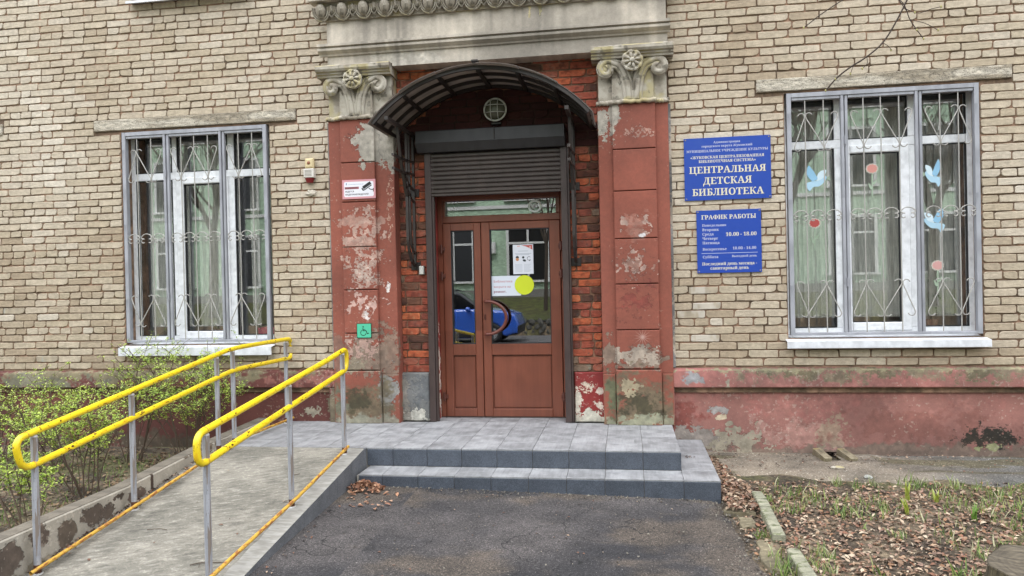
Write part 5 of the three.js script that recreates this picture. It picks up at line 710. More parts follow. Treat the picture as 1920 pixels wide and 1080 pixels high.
const asphTex = pair(1536, 1536, (i, j) => { // 3.4 m
  const x = i / 452, y = j / 452; const s = vn(i * 0.62, j * 0.62), s2 = vn(i * 0.31 + 9, j * 0.31), big = fbm(x * 1.1 + 3, y * 1.5, 4), mid = fbm(x * 5, y * 9, 4); let k = 0.74 + (s - 0.5) * 0.5 + (s2 - 0.5) * 0.36 + (mid - 0.5) * 0.3; let c = mix3([74, 72, 74], [124, 117, 113], sstep(0.3, 0.7, big)); const ck = Math.abs(fbm(x * 1.7 + 60, y * 1.7 + 8, 5) - 0.5), ck2 = Math.abs(fbm(x * 2.6 + 20, y * 2.2 + 48, 5) - 0.52); c = mix3(c, [142, 126, 108], sstep(0.5, 0.68, fbm(x * 1.6 + 30, y * 2.4, 4)) * 0.75); if (s > 0.9) k += 0.5; if (ck < 0.0035 && big > 0.42) k *= 0.5; if (ck2 < 0.003 && big < 0.55) k *= 0.55; if (s2 > 0.94 && s > 0.6) { c = [200, 194, 184]; k = 1; } return [c[0] * k, c[1] * k, c[2] * k, s * 110 + s2 * 80 + mid * 50]; }, 3.4);
M.asphalt = std({ map: asphTex.map, bumpMap: asphTex.bump, bumpScale: 0.008, roughness: 0.95, color: new THREE.Color(K * 0.69, K * 0.69, K * 0.71) });
{ // asphalt path with a crumbling right edge
  const right = (z) => z < 1.44 ? 2.36 : lerp(2.365, 2.5, sstep(1.44, 2.7, z)) + (fbm(z * 5, 2, 3) - 0.5) * 0.1 * sstep(1.44, 1.6, z), left = (z) => z < 3.3 ? -0.55 : lerp(-0.55, -2.0, sstep(3.3, 3.36, z));
  const zs = [...lin(1.4, 3.28, 60), 3.31, 3.34, 3.37, 3.4, ...lin(3.5, 8.5, 50), 10, 12.2], P = [], U = [], I = [], n = 40;
  zs.forEach((z) => { for (let i = 0; i <= n; i++) { const x = lerp(left(z), right(z), i / n); P.push(x, gh(x, z) + 0.004 + (fbm(x * 2.2, z * 2.2, 2) - 0.5) * 0.016 - (i === n ? 0.022 : 0), z); U.push(x, z); } });
  for (let j = 0; j + 1 < zs.length; j++) for (let i = 0; i < n; i++) { const a = j * (n + 1) + i, b = a + n + 1; I.push(a, b, a + 1, a + 1, b, b + 1); }
  const g = new THREE.BufferGeometry(); g.setAttribute('position', new THREE.Float32BufferAttribute(P, 3)); g.setAttribute('uv', new THREE.Float32BufferAttribute(U, 2)); g.setIndex(I); g.computeVertexNormals(); ground('asphalt_path', 'worn dark asphalt path in front of the steps', g, M.asphalt);
}
const apronTex = pair(1024, 512, (i, j) => { const x = i / 256, y = j / 256; const n = fbm(x * 4, y * 5, 5), s = vn(i * 0.5, j * 0.5), m = sstep(0.2, 0.75, x / 4 + (fbm(x * 2, y * 2, 3) - 0.5) * 0.4); let c = mix3([136, 124, 108], [104, 102, 98], m); let k = 0.62 + 0.62 * n + (s - 0.5) * 0.3; c = mix3(c, [92, 84, 58], 0.7 * sstep(0.5, 0.62, fbm(x * 1.5 + 12, y * 6, 4) + (x > 1.5 && y < 0.35 ? 0.12 : -0.1))); if (s > 0.94) c = [190, 184, 172]; return [c[0] * k, c[1] * k, c[2] * k, n * 150 + s * 90]; }); apronTex.map.repeat.set(1 / 4, 1 / 2); apronTex.bump.repeat.set(1 / 4, 1 / 2);
{ // blind area along the wall, with a gap at the vent pit
  const P = [], U = [], I = [], xs = lin(2.37, 9, 66), n = 10; const edge = (x) => lerp(0.66, 0.9, clamp((x - 2.4) / 2.2)) + (fbm(x * 3.1, 4, 4) - 0.5) * 0.5;
  for (const x of xs) for (let i = 0; i <= n; i++) { const z = lerp(-0.06, edge(x), i / n); P.push(x, 0.026 - 0.022 * z + (x > 3.9 ? -0.012 : 0) + (fbm(x * 4, z * 4, 2) - 0.5) * 0.018 - (i === n ? 0.02 : 0), z); U.push(x - 2.37, z); }
  for (let j = 0; j + 1 < xs.length; j++) for (let i = 0; i < n; i++) { const cx = (xs[j] + xs[j + 1]) / 2; if (cx > 3.46 && cx < 3.6 && i < 3) continue; const a = j * (n + 1) + i, b = a + n + 1; I.push(a, a + 1, b, b, a + 1, b + 1); }
  const g = new THREE.BufferGeometry(); g.setAttribute('position', new THREE.Float32BufferAttribute(P, 3)); g.setAttribute('uv', new THREE.Float32BufferAttribute(U, 2)); g.setIndex(I); g.computeVertexNormals(); ground('wall_apron', 'gritty grey concrete strip along the foot of the right plinth', g, std({ map: apronTex.map, bumpMap: apronTex.bump, bumpScale: 0.012, roughness: 0.98, color: new THREE.Color(K, K, K) }));
}
// loose bricks either side of the vent pit
const oldBrick = std({ map: stone.map, bumpMap: stone.bump, bumpScale: 0.006, roughness: 0.95, color: C(196, 190, 172, 0.8) });
for (const [x, rot, lab] of [[3.43, 0.16, 'grey old brick left of the small vent pit at the plinth'], [3.645, 0.2, 'grey old brick right of the small vent pit at the plinth']]) { const g = cbox(-0.036, 0.036, -0.05, 0.05, -0.13, 0.13, 0.006); g.rotateX(0.12); g.rotateY(rot); g.translate(x, 0.02, 0.12); solo('loose_brick', lab, 'brick', g, oldBrick, [x, 0, 0.12]); }
// kerb stones
const kerbStoneTex = pair(256, 512, (i, j) => { const n = fbm(i / 30, j / 30, 4), s = vn(i * 0.7, j * 0.7); let c = mix3([150, 150, 126], [176, 172, 150], n); c = mix3(c, [96, 104, 66], sstep(0.55, 0.7, fbm(i / 24 + 40, j / 40, 3)) * 0.6); const k = 0.8 + 0.3 * n + (s - 0.5) * 0.2; return [c[0] * k, c[1] * k, c[2] * k, s * 120 + n * 80]; }, 0.5);
const kerbM = std({ map: kerbStoneTex.map, bumpMap: kerbStoneTex.bump, bumpScale: 0.006, roughness: 0.95, color: new THREE.Color(K, K, K) });
[[[2.646, 1.36], [2.651, 1.53], 'short mossy kerb stone nearest the wall beside the path'], [[2.652, 1.545], [2.648, 1.7], 'small mossy kerb stone between two others beside the path'], [[2.647, 1.712], [2.628, 2.29], 'long mossy kerb stone in the leaves beside the path'], [[2.662, 2.52], [2.668, 3.5], 'mossy kerb stone with rounded end nearest the camera, grass against it']].forEach(([a, b, lab], k) => {
  const l = Math.hypot(b[0] - a[0], b[1] - a[1]), w = 0.033, s = new THREE.Shape(); const rr = k === 3 ? 0.028 : 0.006; s.moveTo(-w, -l / 2 + rr); s.quadraticCurveTo(-w, -l / 2, -w + rr, -l / 2); s.lineTo(w - rr, -l / 2); s.quadraticCurveTo(w, -l / 2, w, -l / 2 + rr); s.lineTo(w, l / 2 - 0.006); s.lineTo(-w, l / 2 - 0.006); s.closePath();
  const g = new THREE.ExtrudeGeometry(s, { depth: 0.15, bevelEnabled: true, bevelSize: 0.006, bevelThickness: 0.006, bevelSegments: 1 }); g.rotateX(Math.PI / 2); g.rotateY(Math.atan2(b[0] - a[0], b[1] - a[1])); g.translate((a[0] + b[0]) / 2, 0.046 - k * 0.006, (a[1] + b[1]) / 2); solo('kerb_stone', lab, 'kerb stone', uvBox(g), kerbM, [(a[0] + b[0]) / 2, -0.05, (a[1] + b[1]) / 2]);
});
const slabM = std({ map: rampTex.map, bumpMap: rampTex.bump, bumpScale: 0.006, roughness: 0.95, color: C(206, 196, 172, K * 1.2) });
[[2.47, 1.68, 0.1, 0.07, 1, 'broken pale cement fragment at the asphalt edge beside the leaf drift'], [2.49, 1.93, 0.05, 0.12, 2, 'narrow broken cement fragment at the asphalt edge beside the long kerb stone'], [2.53, 2.5, 0.055, 0.26, 3, 'long flat cement strip at the asphalt edge'], [2.56, 3.0, 0.05, 0.2, 4, 'flat cement strip at the asphalt edge nearest the camera']].forEach(([x, z, rx, rz, sd, lab]) => {
  const r = mulberry(sd * 31), s = new THREE.Shape(); for (let i = 0; i < 16; i++) { const a = i / 16 * 6.283, k = 0.75 + 0.5 * r(), sq = 1 / Math.max(Math.abs(Math.cos(a)), Math.abs(Math.sin(a))) * 0.9; const px = Math.cos(a) * rx * k * sq, pz = Math.sin(a) * rz * k * sq; i ? s.lineTo(px, pz) : s.moveTo(px, pz); }
  const g = new THREE.ExtrudeGeometry(s, { depth: 0.03, bevelEnabled: true, bevelSize: 0.004, bevelThickness: 0.004, bevelSegments: 1 }); g.rotateX(Math.PI / 2); g.translate(x, gh(x, z) + 0.012, z); solo('cement_fragment', lab, 'cement fragment', uvBox(g), slabM, [x, gh(x, z), z]);
});

// stump
{
  const t = thing('tree_stump', 'weathered grey tree stump cut off low among the dry leaves', 'stump', [3.9, -0.05, 3.06]); const P = [], U = [], I = [], n = 48, m = 10; const cx = 3.9, cz = 3.06, R = (a) => 0.37 * (0.9 + 0.26 * fbm(Math.cos(a) * 1.6 + 5, Math.sin(a) * 1.6, 3)), topY = (x, z) => 0.145 - 0.06 * (x - cx) - 0.1 * (z - cz) * 0.3 + (fbm(x * 9, z * 5, 3) - 0.5) * 0.035;
  for (let j = 0; j <= m; j++) for (let i = 0; i <= n; i++) { const a = i / n * Math.PI * 2, v = j / m, fl = 1 + 0.28 * (1 - v) ** 2 + 0.06 * (fbm(a * 4, v * 2, 3) - 0.5), x = cx + Math.cos(a) * R(a) * fl, z = cz + Math.sin(a) * R(a) * fl; P.push(x, lerp(-0.1, topY(cx + Math.cos(a) * R(a), cz + Math.sin(a) * R(a)), v), z); U.push(a * 0.37, v * 0.25); }
  for (let j = 0; j < m; j++) for (let i = 0; i < n; i++) { const a = j * (n + 1) + i, b = a + n + 1; I.push(a, b, a + 1, a + 1, b, b + 1); }
  const g = new THREE.BufferGeometry(); g.setAttribute('position', new THREE.Float32BufferAttribute(P, 3)); g.setAttribute('uv', new THREE.Float32BufferAttribute(U, 2)); g.setIndex(I); g.computeVertexNormals();
  const bark = pair(512, 256, (i, j) => { const v = fbm(i / 9, j / 40, 4), c = mix3([62, 54, 42], [112, 104, 78], v), k = 0.7 + 0.6 * v; return [c[0] * k, c[1] * k, c[2] * k, v * 255]; }, 0.6); put(t, 'bark', g, std({ map: bark.map, bumpMap: bark.bump, bumpScale: 0.02, roughness: 1, color: new THREE.Color(K, K, K), side: THREE.DoubleSide }));
  const P2 = [], U2 = [], I2 = []; for (let k = 0; k <= 8; k++) for (let i = 0; i <= n; i++) { const a = i / n * Math.PI * 2, q = R(a) * k / 8, x = cx + Math.cos(a) * q, z = cz + Math.sin(a) * q; P2.push(x, topY(x, z) - (k === 8 ? 0.004 : 0), z); U2.push(x, z); } for (let k = 0; k < 8; k++) for (let i = 0; i < n; i++) { const a = k * (n + 1) + i, b = a + n + 1; I2.push(a, a + 1, b, b, a + 1, b + 1); }
  const g2 = new THREE.BufferGeometry(); g2.setAttribute('position', new THREE.Float32BufferAttribute(P2, 3)); g2.setAttribute('uv', new THREE.Float32BufferAttribute(U2, 2)); g2.setIndex(I2); g2.computeVertexNormals();
  const wood = pair(512, 512, (i, j) => { const x = i / 512 * 1.2, y = j / 512 * 1.2, d = Math.hypot(x - 0.3, y - 0.66), v = fbm(x * 12 + y * 5, y * 60 - x * 20, 4), rg = 0.5 + 0.5 * Math.sin(d * 190 + fbm(x * 6, y * 6, 2) * 6); const c = mix3([84, 74, 60], [124, 114, 96], v), k = 0.72 + 0.36 * v + rg * 0.08; return [c[0] * k, c[1] * k, c[2] * k, v * 200 + rg * 40]; }, 1.2); put(t, 'cut_top', g2, std({ map: wood.map, bumpMap: wood.bump, bumpScale: 0.015, roughness: 1, color: new THREE.Color(K * 0.92, K * 0.92, K * 0.92), side: THREE.DoubleSide }));
}

// ---------------------------------------------------------------- dry leaves, grass, shoots
const leafGeo = (() => { const P = [], f = (x, z) => 0.16 * Math.abs(z) * 2.2 - 0.35 * x * x; const o = [[-0.5, 0], [-0.2, 0.24], [0.12, 0.26], [0.5, 0.02], [0.1, -0.24], [-0.22, -0.22]], mid = [[-0.2, 0], [0.1, 0]]; const tri = (...t) => { for (const [x, z] of t) P.push(x, f(x, z), z); }; tri(o[0], o[1], mid[0]); tri(o[1], o[2], mid[1]); tri(o[1], mid[1], mid[0]); tri(o[2], o[3], mid[1]); tri(o[3], o[4], mid[1]); tri(o[4], o[5], mid[0]); tri(o[4], mid[0], mid[1]); tri(o[5], o[0], mid[0]); const g = new THREE.BufferGeometry(); g.setAttribute('position', new THREE.Float32BufferAttribute(P, 3)); g.setAttribute('uv', new THREE.Float32BufferAttribute(new Float32Array(P.length / 3 * 2), 2)); g.computeVertexNormals(); return g; })();
M.dead = phys({ color: 0xffffff, roughness: 0.85, transmission: 0.12, thickness: 0, side: THREE.DoubleSide });
const deadTones = [[156, 124, 98], [134, 104, 80], [176, 146, 118], [108, 82, 62], [190, 166, 140], [84, 68, 54], [160, 120, 88], [146, 118, 100], [204, 184, 158], [168, 134, 114], [120, 100, 80], [150, 104, 80]];
function scatter(name, label, cat, spots, seed, s0, s1, geo, mat, tones, lift) {
  const r = mulberry(seed), im = new THREE.InstancedMesh(geo, mat, spots.length), m = new THREE.Matrix4(), q = new THREE.Quaternion(), e = new THREE.Euler();
  spots.forEach(([x, y, z, tilt = 0.45], i) => { e.set((r() - 0.5) * 2 * tilt, r() * 6.283, (r() - 0.5) * 2 * tilt, 'YXZ'); q.setFromEuler(e); const s = lerp(s0, s1, r()); m.compose(V(x, y + lift * r(), z), q, V(s, s * (0.6 + r() * 0.9), s * (0.7 + 0.5 * r()))); im.setMatrixAt(i, m); im.setColorAt(i, C(...tones[Math.floor(r() * tones.length)], K * (0.8 + 0.4 * r()))); });
  im.name = numbered(name); im.userData = { label, kind: 'stuff' }; if (cat) im.userData.category = cat; im.castShadow = im.receiveShadow = true; scene.add(im); return im;
}
{
  const r = mulberry(5), A = [], B = [], D = [], E = [], F = []; const top = (x, z) => gh(x, z) - 0.006 + (fbm(x * 3, z * 3, 3) - 0.5) * 0.05 * sstep(0.5, 1, z);
  for (let i = 0; i < 80000 && A.length < 18000; i++) { const x = 2.42 + r() * 3.9, z = 0.75 + r() * 3.6; let d = sstep(0.72, 1.2, z) * sstep(0.2, 0.4, fbm(x * 1.6 + 3, z * 1.6, 3) + 0.05 + (x < 3.6 ? 0.08 : 0)); if (x < 2.62) d *= z > 2.3 ? 0.25 : 0.8; if (Math.hypot(x - 3.9, z - 3.06) < 0.38) d *= 0.0; if (r() < d) A.push([x, top(x, z), z]); }
  for (let i = 0; i < 1200; i++) { const t = r(), z = lerp(0.15, 1.75, t), w = 0.05 + 0.2 * t; const x = 2.39 + Math.abs(r() + r() - 1) * w * 1.6; B.push([x, 0.018 + 0.03 * r() * (1 - Math.min(1, (x - 2.39) / w)), z, 0.7]); }
  for (let i = 0; i < 170; i++) { const a = r() * 6.28, q = Math.sqrt(r()); const x = -0.43 + Math.cos(a) * q * 0.16 + 0.02, z = 1.54 + Math.sin(a) * q * 0.1 + (r() * 0.04); if (x < -0.52) continue; D.push([x, gh(x, z) + 0.012 + 0.06 * (1 - q), z, 0.9]); } for (let i = 0; i < 34; i++) { const x = -0.45 + r() * 0.35, z = 1.6 + r() * 0.4; D.push([x, gh(x, z) + 0.012, z, 0.3]); }
  for (let i = 0; i < 7500; i++) { const x = -2.06 - r() * 4.2, z = 0.1 + r() * 4; if (r() < 0.35 + 0.65 * fbm(x, z, 3)) E.push([x, 0.012 + (fbm(x * 3, z * 3, 3) - 0.5) * 0.05, z]); }
  for (let i = 0; i < 260; i++) { const z = 1.3 + r() * 2.0; F.push([-1.895 + r() * r() * 0.1, rampY(z) + 0.006, z, 0.8]); } for (let i = 0; i < 14; i++) { const z = 1.4 + r() * 1.8, x = -1.7 + r() * 1.05; F.push([x, rampY(z) + 0.006, z, 0.2]); } for (let i = 0; i < 26; i++) { const z = 2 + r() * 1.3; F.push([-0.5 + r() * 0.12, gh(-0.45, z) + 0.012, z, 0.4]); }
  for (let i = 0; i < 320; i++) { const x = 2.45 + r() * 3, z = 0.02 + r() * r() * 0.9; F.push([x, 0.034 - 0.022 * z, z, 0.4]); } for (let i = 0; i < 10; i++) F.push([2.17 + r() * 0.09, 0.152, 0.66 + r() * 0.1, 0.4]); for (let i = 0; i < 60; i++) { const x = 0 + r() * 2.5, z = 1.5 + r() * 2.2; F.push([x, gh(x, z) + 0.012, z, 0.2]); }
  scatter('leaf_litter', 'dry brown leaves covering the garden bed right of the path', 'fallen leaves', A, 21, 0.016, 0.05, leafGeo, M.dead, deadTones, 0.012);
  scatter('leaf_litter', 'drift of dry leaves against the right end of the steps', 'fallen leaves', B, 22, 0.03, 0.058, leafGeo, M.dead, deadTones, 0.012);
  scatter('leaf_pile', 'small heap of dry leaves in the corner of the ramp and lower step', 'fallen leaves', D, 23, 0.03, 0.06, leafGeo, M.dead, [[186, 138, 106], [160, 112, 82], [206, 162, 130], [130, 86, 60], [148, 104, 80]], 0.012);
  scatter('leaf_litter', 'dry leaves on the ground among the shrubs left of the ramp', 'fallen leaves', E, 24, 0.03, 0.06, leafGeo, M.dead, [[120, 92, 66], [142, 114, 84], [96, 74, 56], [160, 136, 108], [84, 66, 50]], 0.015);
  scatter('leaf_scrap', 'loose leaf scraps along the ramp edge and on the asphalt', 'fallen leaves', F, 25, 0.014, 0.034, leafGeo, M.dead, [[86, 62, 50], [120, 84, 64], [70, 54, 46], [176, 150, 126]], 0.004);
  { const gs = []; for (let i = 0; i < 1500; i++) { const k = r(), z = 1.46 + r() * 2.3; if (k < 0.55) { const x = 2.36 + 0.1 * sstep(1.44, 2.7, z) + (r() + r() - 1) * 0.2; gs.push([x, gh(x, z) + 0.004, z, 1]); } else if (k < 0.8) { const x = -0.3 + r() * 2.6; gs.push([x, gh(x, 1.45) + 0.012, 1.45 + r() * r() * 0.18, 1]); } else { const x = -0.4 + r() * 2.8; gs.push([x, gh(x, z) + 0.013, z, 1]); } }
    const st = new THREE.IcosahedronGeometry(0.5, 0); scatter('gravel', 'loose grit and small stones along the asphalt edge and the foot of the steps', 'gravel', gs, 61, 0.004, 0.013, st, std({ color: 0xffffff, roughness: 0.95 }), [[128, 122, 112], [100, 95, 90], [150, 143, 130], [84, 78, 74], [118, 108, 98]], 0.002); }
  const blade = (() => { const P = [], n = 4; for (let i = 0; i < n; i++) { const a = i / n, b = (i + 1) / n, w = (t) => 0.045 * (1 - t * t) + 0.002, x = (t) => 0.42 * t * t, y = (t) => t * (1 - 0.18 * t); P.push(x(a), y(a), -w(a), x(b), y(b), -w(b), x(a), y(a), w(a), x(a), y(a), w(a), x(b), y(b), -w(b), x(b), y(b), w(b)); } const g = new THREE.BufferGeometry(); g.setAttribute('position', new THREE.Float32BufferAttribute(P, 3)); g.setAttribute('uv', new THREE.Float32BufferAttribute(new Float32Array(P.length / 3 * 2), 2)); g.computeVertexNormals(); return g; })();
  M.blade = phys({ color: 0xffffff, roughness: 0.7, transmission: 0.35, thickness: 0, side: THREE.DoubleSide });
  const gt = [[112, 144, 58], [136, 164, 72], [96, 124, 52], [154, 174, 88], [176, 184, 112], [200, 198, 156]]; const G1 = [], G2 = [];
  const tuft = (arr, cx, cz, n, s) => { for (let i = 0; i < n; i++) { const a = r() * 6.28, q = s * Math.sqrt(r()), x = cx + Math.cos(a) * q, z = cz + Math.sin(a) * q; arr.push([x, top(x, z) - 0.004, z, 0.35]); } };
  for (const [x, z, n, s] of [[2.58, 2.74, 130, 0.09], [2.56, 2.55, 40, 0.06], [2.54, 2.2, 24, 0.05], [3.34, 0.93, 40, 0.05], [3.46, 1.05, 26, 0.04], [3.62, 0.92, 20, 0.05], [3.92, 0.93, 90, 0.13], [4.15, 0.95, 60, 0.15], [4.75, 0.98, 90, 0.16], [5.0, 1.0, 170, 0.2], [4.72, 1.45, 80, 0.12], [5.05, 1.5, 90, 0.2], [4.45, 1.1, 50, 0.2], [4.1, 1.3, 50, 0.2], [2.8, 2.72, 50, 0.07], [2.86, 2.5, 30, 0.06], [3.0, 1.4, 26, 0.06], [3.2, 1.7, 40, 0.08], [3.4, 2.1, 26, 0.06], [2.72, 1.4, 20, 0.04], [3.55, 2.75, 60, 0.09], [3.9, 2.5, 30, 0.06], [4.3, 1.9, 50, 0.16], [4.7, 2.1, 40, 0.2]]) tuft(G1, x, z, n, s);
  for (let i = 0; i < 1500; i++) { const x = 2.7 + r() * 3, z = 0.95 + r() * 2.6; if (fbm(x * 2 + 11, z * 2, 3) + 0.06 * sstep(3.3, 4.6, x) - 0.1 * sstep(1.5, 2.4, z) > 0.485) tuft(G1, x, z, 4, 0.03); }
  for (let i = 0; i < 5200; i++) { const x = -2.05 - r() * 3.8, z = 0.4 + r() * 3.7; if (fbm(x * 1.3 + 31, z * 1.3, 3) + (x < -2.7 ? 0.08 : -0.05) > 0.5) G2.push([x, 0.005, z, 0.6]); }
  scatter('grass', 'young grass and weeds among the dry leaves right of the path', 'grass', G1, 31, 0.02, 0.1, blade, M.blade, gt, 0.002); scatter('grass', 'thin grass under the shrubs left of the ramp', 'grass', G2, 32, 0.02, 0.085, blade, M.blade, gt.slice(0, 4), 0.002);
  const sh = [[3.62, 1.62, 5, 0.16, 'pale yellow green shoot standing upright in the middle of the leaf bed'], [3.74, 1.32, 6, 0.15, 'yellowish lily shoot nearer the wall in the leaf bed'], [3.93, 1.33, 5, 0.14, 'upright pale lily shoot beside a yellowish one in the leaf bed'], [4.02, 1.72, 9, 0.13, 'low tuft of broad green blades in front of the lily shoots'], [4.86, 1.3, 10, 0.2, 'tall fresh green tuft of broad blades at the right side of the leaf bed'], [4.72, 1.85, 5, 0.13, 'small pale shoot at the far right of the leaf bed']];
  for (const [x, z, n, s, lab] of sh) { const y = top(x, z), gs = []; for (let i = 0; i < n; i++) { const g = blade.clone(); g.scale(s * 0.7, s * (0.7 + 0.5 * r()), s * 1.5); g.rotateY(r() * 6.28); g.rotateZ((r() - 0.5) * 0.3); g.translate(x + (r() - 0.5) * 0.02, y - 0.005, z + (r() - 0.5) * 0.02); gs.push(g); } solo('lily_shoot', lab, 'plant', merge(gs), phys({ color: C(...(n > 8 ? [118, 160, 54] : [176, 186, 74]), K), roughness: 0.6, transmission: 0.3, thickness: 0, side: THREE.DoubleSide }), [x, y, z]); }
}
// twigs
const twigM = std({ color: C(92, 78, 66, 0.7), roughness: 0.9 });
function twig(pts, forks, r0, label) { const gs = [tube(spline(pts), r0, 24, 5)]; for (const f of forks) gs.push(tube(spline(f), r0 * 0.6, 12, 5)); solo('twig', label, 'twig', merge(gs), twigM, pts[0]); }
{ const y = (x, z) => gh(x, z) + 0.016; const p = (x, z, h = 0) => [x, y(x, z) + h, z];
  twig([p(1.13, 3.16), p(1.25, 3.13, 0.01), p(1.38, 3.11), p(1.5, 3.14, 0.012), p(1.62, 3.16)], [[p(1.3, 3.12, 0.005), p(1.38, 3.06, 0.012), p(1.5, 3.07, 0.006)], [p(1.38, 3.11), p(1.44, 3.18, 0.004)]], 0.0045, 'thin forked twig lying on the asphalt near the camera');
  const q = (x, z) => [x, rampY(z) + 0.008, z]; twig([q(-0.93, 3.13), q(-0.88, 3.1), q(-0.8, 3.09), q(-0.72, 3.08)], [[q(-0.88, 3.1), q(-0.86, 3.15)]], 0.003, 'small dry twig at the foot of the front right post of the ramp'); twig([q(-1.5, 2.72), q(-1.43, 2.7), q(-1.36, 2.71)], [], 0.0025, 'tiny curved twig in the middle of the ramp'); twig([q(-0.95, 1.75), q(-0.9, 1.78), q(-0.86, 1.76)], [], 0.003, 'little dark twig near the top of the ramp'); }
solo('paper_scrap', 'crumpled scrap of pale paper on the concrete strip under the right plinth', 'litter', (() => { const g = new THREE.IcosahedronGeometry(0.028, 2), p = g.attributes.position; for (let i = 0; i < p.count; i++) { const k = 0.5 + vn(p.getX(i) * 60 + 5, p.getZ(i) * 60 + p.getY(i) * 50); p.setXYZ(i, p.getX(i) * k * 1.2, p.getY(i) * k * 0.5, p.getZ(i) * k); } g.computeVertexNormals(); g.translate(3.63, 0.014, 0.74); return g; })(), std({ color: C(168, 168, 160, K), roughness: 0.8 }), [3.63, 0, 0.74]);
solo('flat_stone', 'flat pale stone on the concrete strip in front of the vent pit', 'stone', (() => { const g = new THREE.IcosahedronGeometry(0.055, 2); g.scale(1.1, 0.3, 0.6); g.translate(3.47, 0.02, 0.47); return uvBox(g); })(), M.stone, [3.47, 0, 0.47]);

// ---------------------------------------------------------------- shrubs in young leaf
M.stemB = std({ color: C(98, 80, 66, 0.62), roughness: 0.9 }); M.spring = phys({ vertexColors: true, color: 0xffffff, roughness: 0.6, transmission: 0.4, thickness: 0, side: THREE.DoubleSide });
function shrub(label, bx, bz, H, spread, nStem, seed, lean = 0, leaves = 1) {
  const r = mulberry(seed), by = gh(bx, bz) - 0.02, t = thing('shrub', label, 'shrub', [bx, by, bz], 'shrubs in young leaf behind the kerb wall'), st = [], P = [], Cc = [];
  const leaf = (p, s) => { const a = r() * 6.28, el = (r() - 0.3) * 1.4, d = V(Math.cos(a) * Math.cos(el), Math.sin(el), Math.sin(a) * Math.cos(el)), sd = V(-Math.sin(a), (r() - 0.5) * 1.2, Math.cos(a)).normalize(), e = p.clone().addScaledVector(d, s), m = p.clone().addScaledVector(d, s * 0.5), l = m.clone().addScaledVector(sd, s * 0.32), q = m.clone().addScaledVector(sd, -s * 0.32); m.y -= s * 0.08; for (const [u, v, w] of [[p, l, e], [p, e, q]]) P.push(u.x, u.y, u.z, v.x, v.y, v.z, w.x, w.y, w.z); const c = C(...[[180, 202, 66], [156, 184, 58], [192, 210, 86], [134, 166, 54], [206, 218, 112]][Math.floor(r() * 5)], 0.95); for (let i = 0; i < 6; i++) Cc.push(c.r, c.g, c.b); };
  const grow = (p, d, l, w, lev) => { const pts = [p.clone()], n = 4; let q = p.clone(), dd = d.clone(); for (let i = 0; i < n; i++) { dd.add(V((r() - 0.5) * 0.34, (r() - 0.46) * 0.24, (r() - 0.5) * 0.34)).normalize(); q = q.clone().addScaledVector(dd, l / n); pts.push(q); }
    st.push(tube(new THREE.CatmullRomCurve3(pts), w, 8, lev ? 4 : 5));
    const lv = lev === 0 ? 1 : 7; for (let i = 0; i < lv * leaves; i++) { const k = lev === 0 ? 0.5 + 0.5 * r() : 0.15 + 0.85 * r(), f = k * n, a = Math.min(n - 1, Math.floor(f)), c = pts[a].clone().lerp(pts[a + 1], f - a); const cl = 2 + Math.floor(r() * 4); for (let m = 0; m < cl; m++) leaf(c.clone().add(V((r() - 0.5) * 0.03, (r() - 0.5) * 0.025, (r() - 0.5) * 0.03)), 0.011 + r() * 0.015); }
    if (lev < 2) { const nb = lev === 0 ? 4 + Math.floor(r() * 3) : 2 + Math.floor(r() * 2); for (let i = 0; i < nb; i++) { const k = lev === 0 ? 0.45 + 0.55 * r() : 0.3 + 0.7 * r(), f = k * n, a = Math.min(n - 1, Math.floor(f)); const c = pts[a].clone().lerp(pts[a + 1], f - a); const ang = r() * 6.28, nd = dd.clone().multiplyScalar(0.6).add(V(Math.cos(ang) * 1.1, 0.02 + r() * 0.3, Math.sin(ang) * 1.1)).normalize(); grow(c, nd, l * (lev ? 0.55 : 0.46) * (0.6 + 0.6 * r()), w * 0.5, lev + 1); } } };
  for (let i = 0; i < nStem; i++) { const a = r() * 6.28, o = 0.12 * r(); grow(V(bx + Math.cos(a) * o, by, bz + Math.sin(a) * o), V(Math.cos(a) * spread * r() + lean, 1, Math.sin(a) * spread * r()).normalize(), H * (0.6 + 0.45 * r()), 0.003 + r() * 0.003, 0); }
  put(t, 'stem', merge(st), M.stemB); const g = new THREE.BufferGeometry(); g.setAttribute('position', new THREE.Float32BufferAttribute(P, 3)); g.setAttribute('color', new THREE.Float32BufferAttribute(Cc, 3)); g.setAttribute('uv', new THREE.Float32BufferAttribute(new Float32Array(P.length / 3 * 2), 2)); g.computeVertexNormals(); put(t, 'foliage', g, M.spring); return t;
}
shrub('young leafed shrub with many dark stems beside the top of the ramp', -2.42, 0.72, 1.02, 0.5, 17, 301, 0.02);
shrub('young leafed shrub behind the lower end of the kerb wall, under the yellow rail', -2.75, 1.75, 0.86, 0.45, 12, 302, -0.05);
shrub('sparser young leafed shrub at the left edge of the picture', -3.75, 1.1, 0.86, 0.55, 10, 303, 0.0);
shrub('young leafed shrub close to the dark plinth below the left window', -3.15, 0.62, 1.02, 0.45, 11, 304, 0.05);
shrub('low wispy shrub near the camera beside the lowest post of the left handrail', -2.55, 2.55, 0.62, 0.5, 8, 306, -0.12);
shrub('shrub of thin leafy shoots beyond the left edge of the picture', -4.55, 0.7, 0.8, 0.5, 9, 305, 0.05);

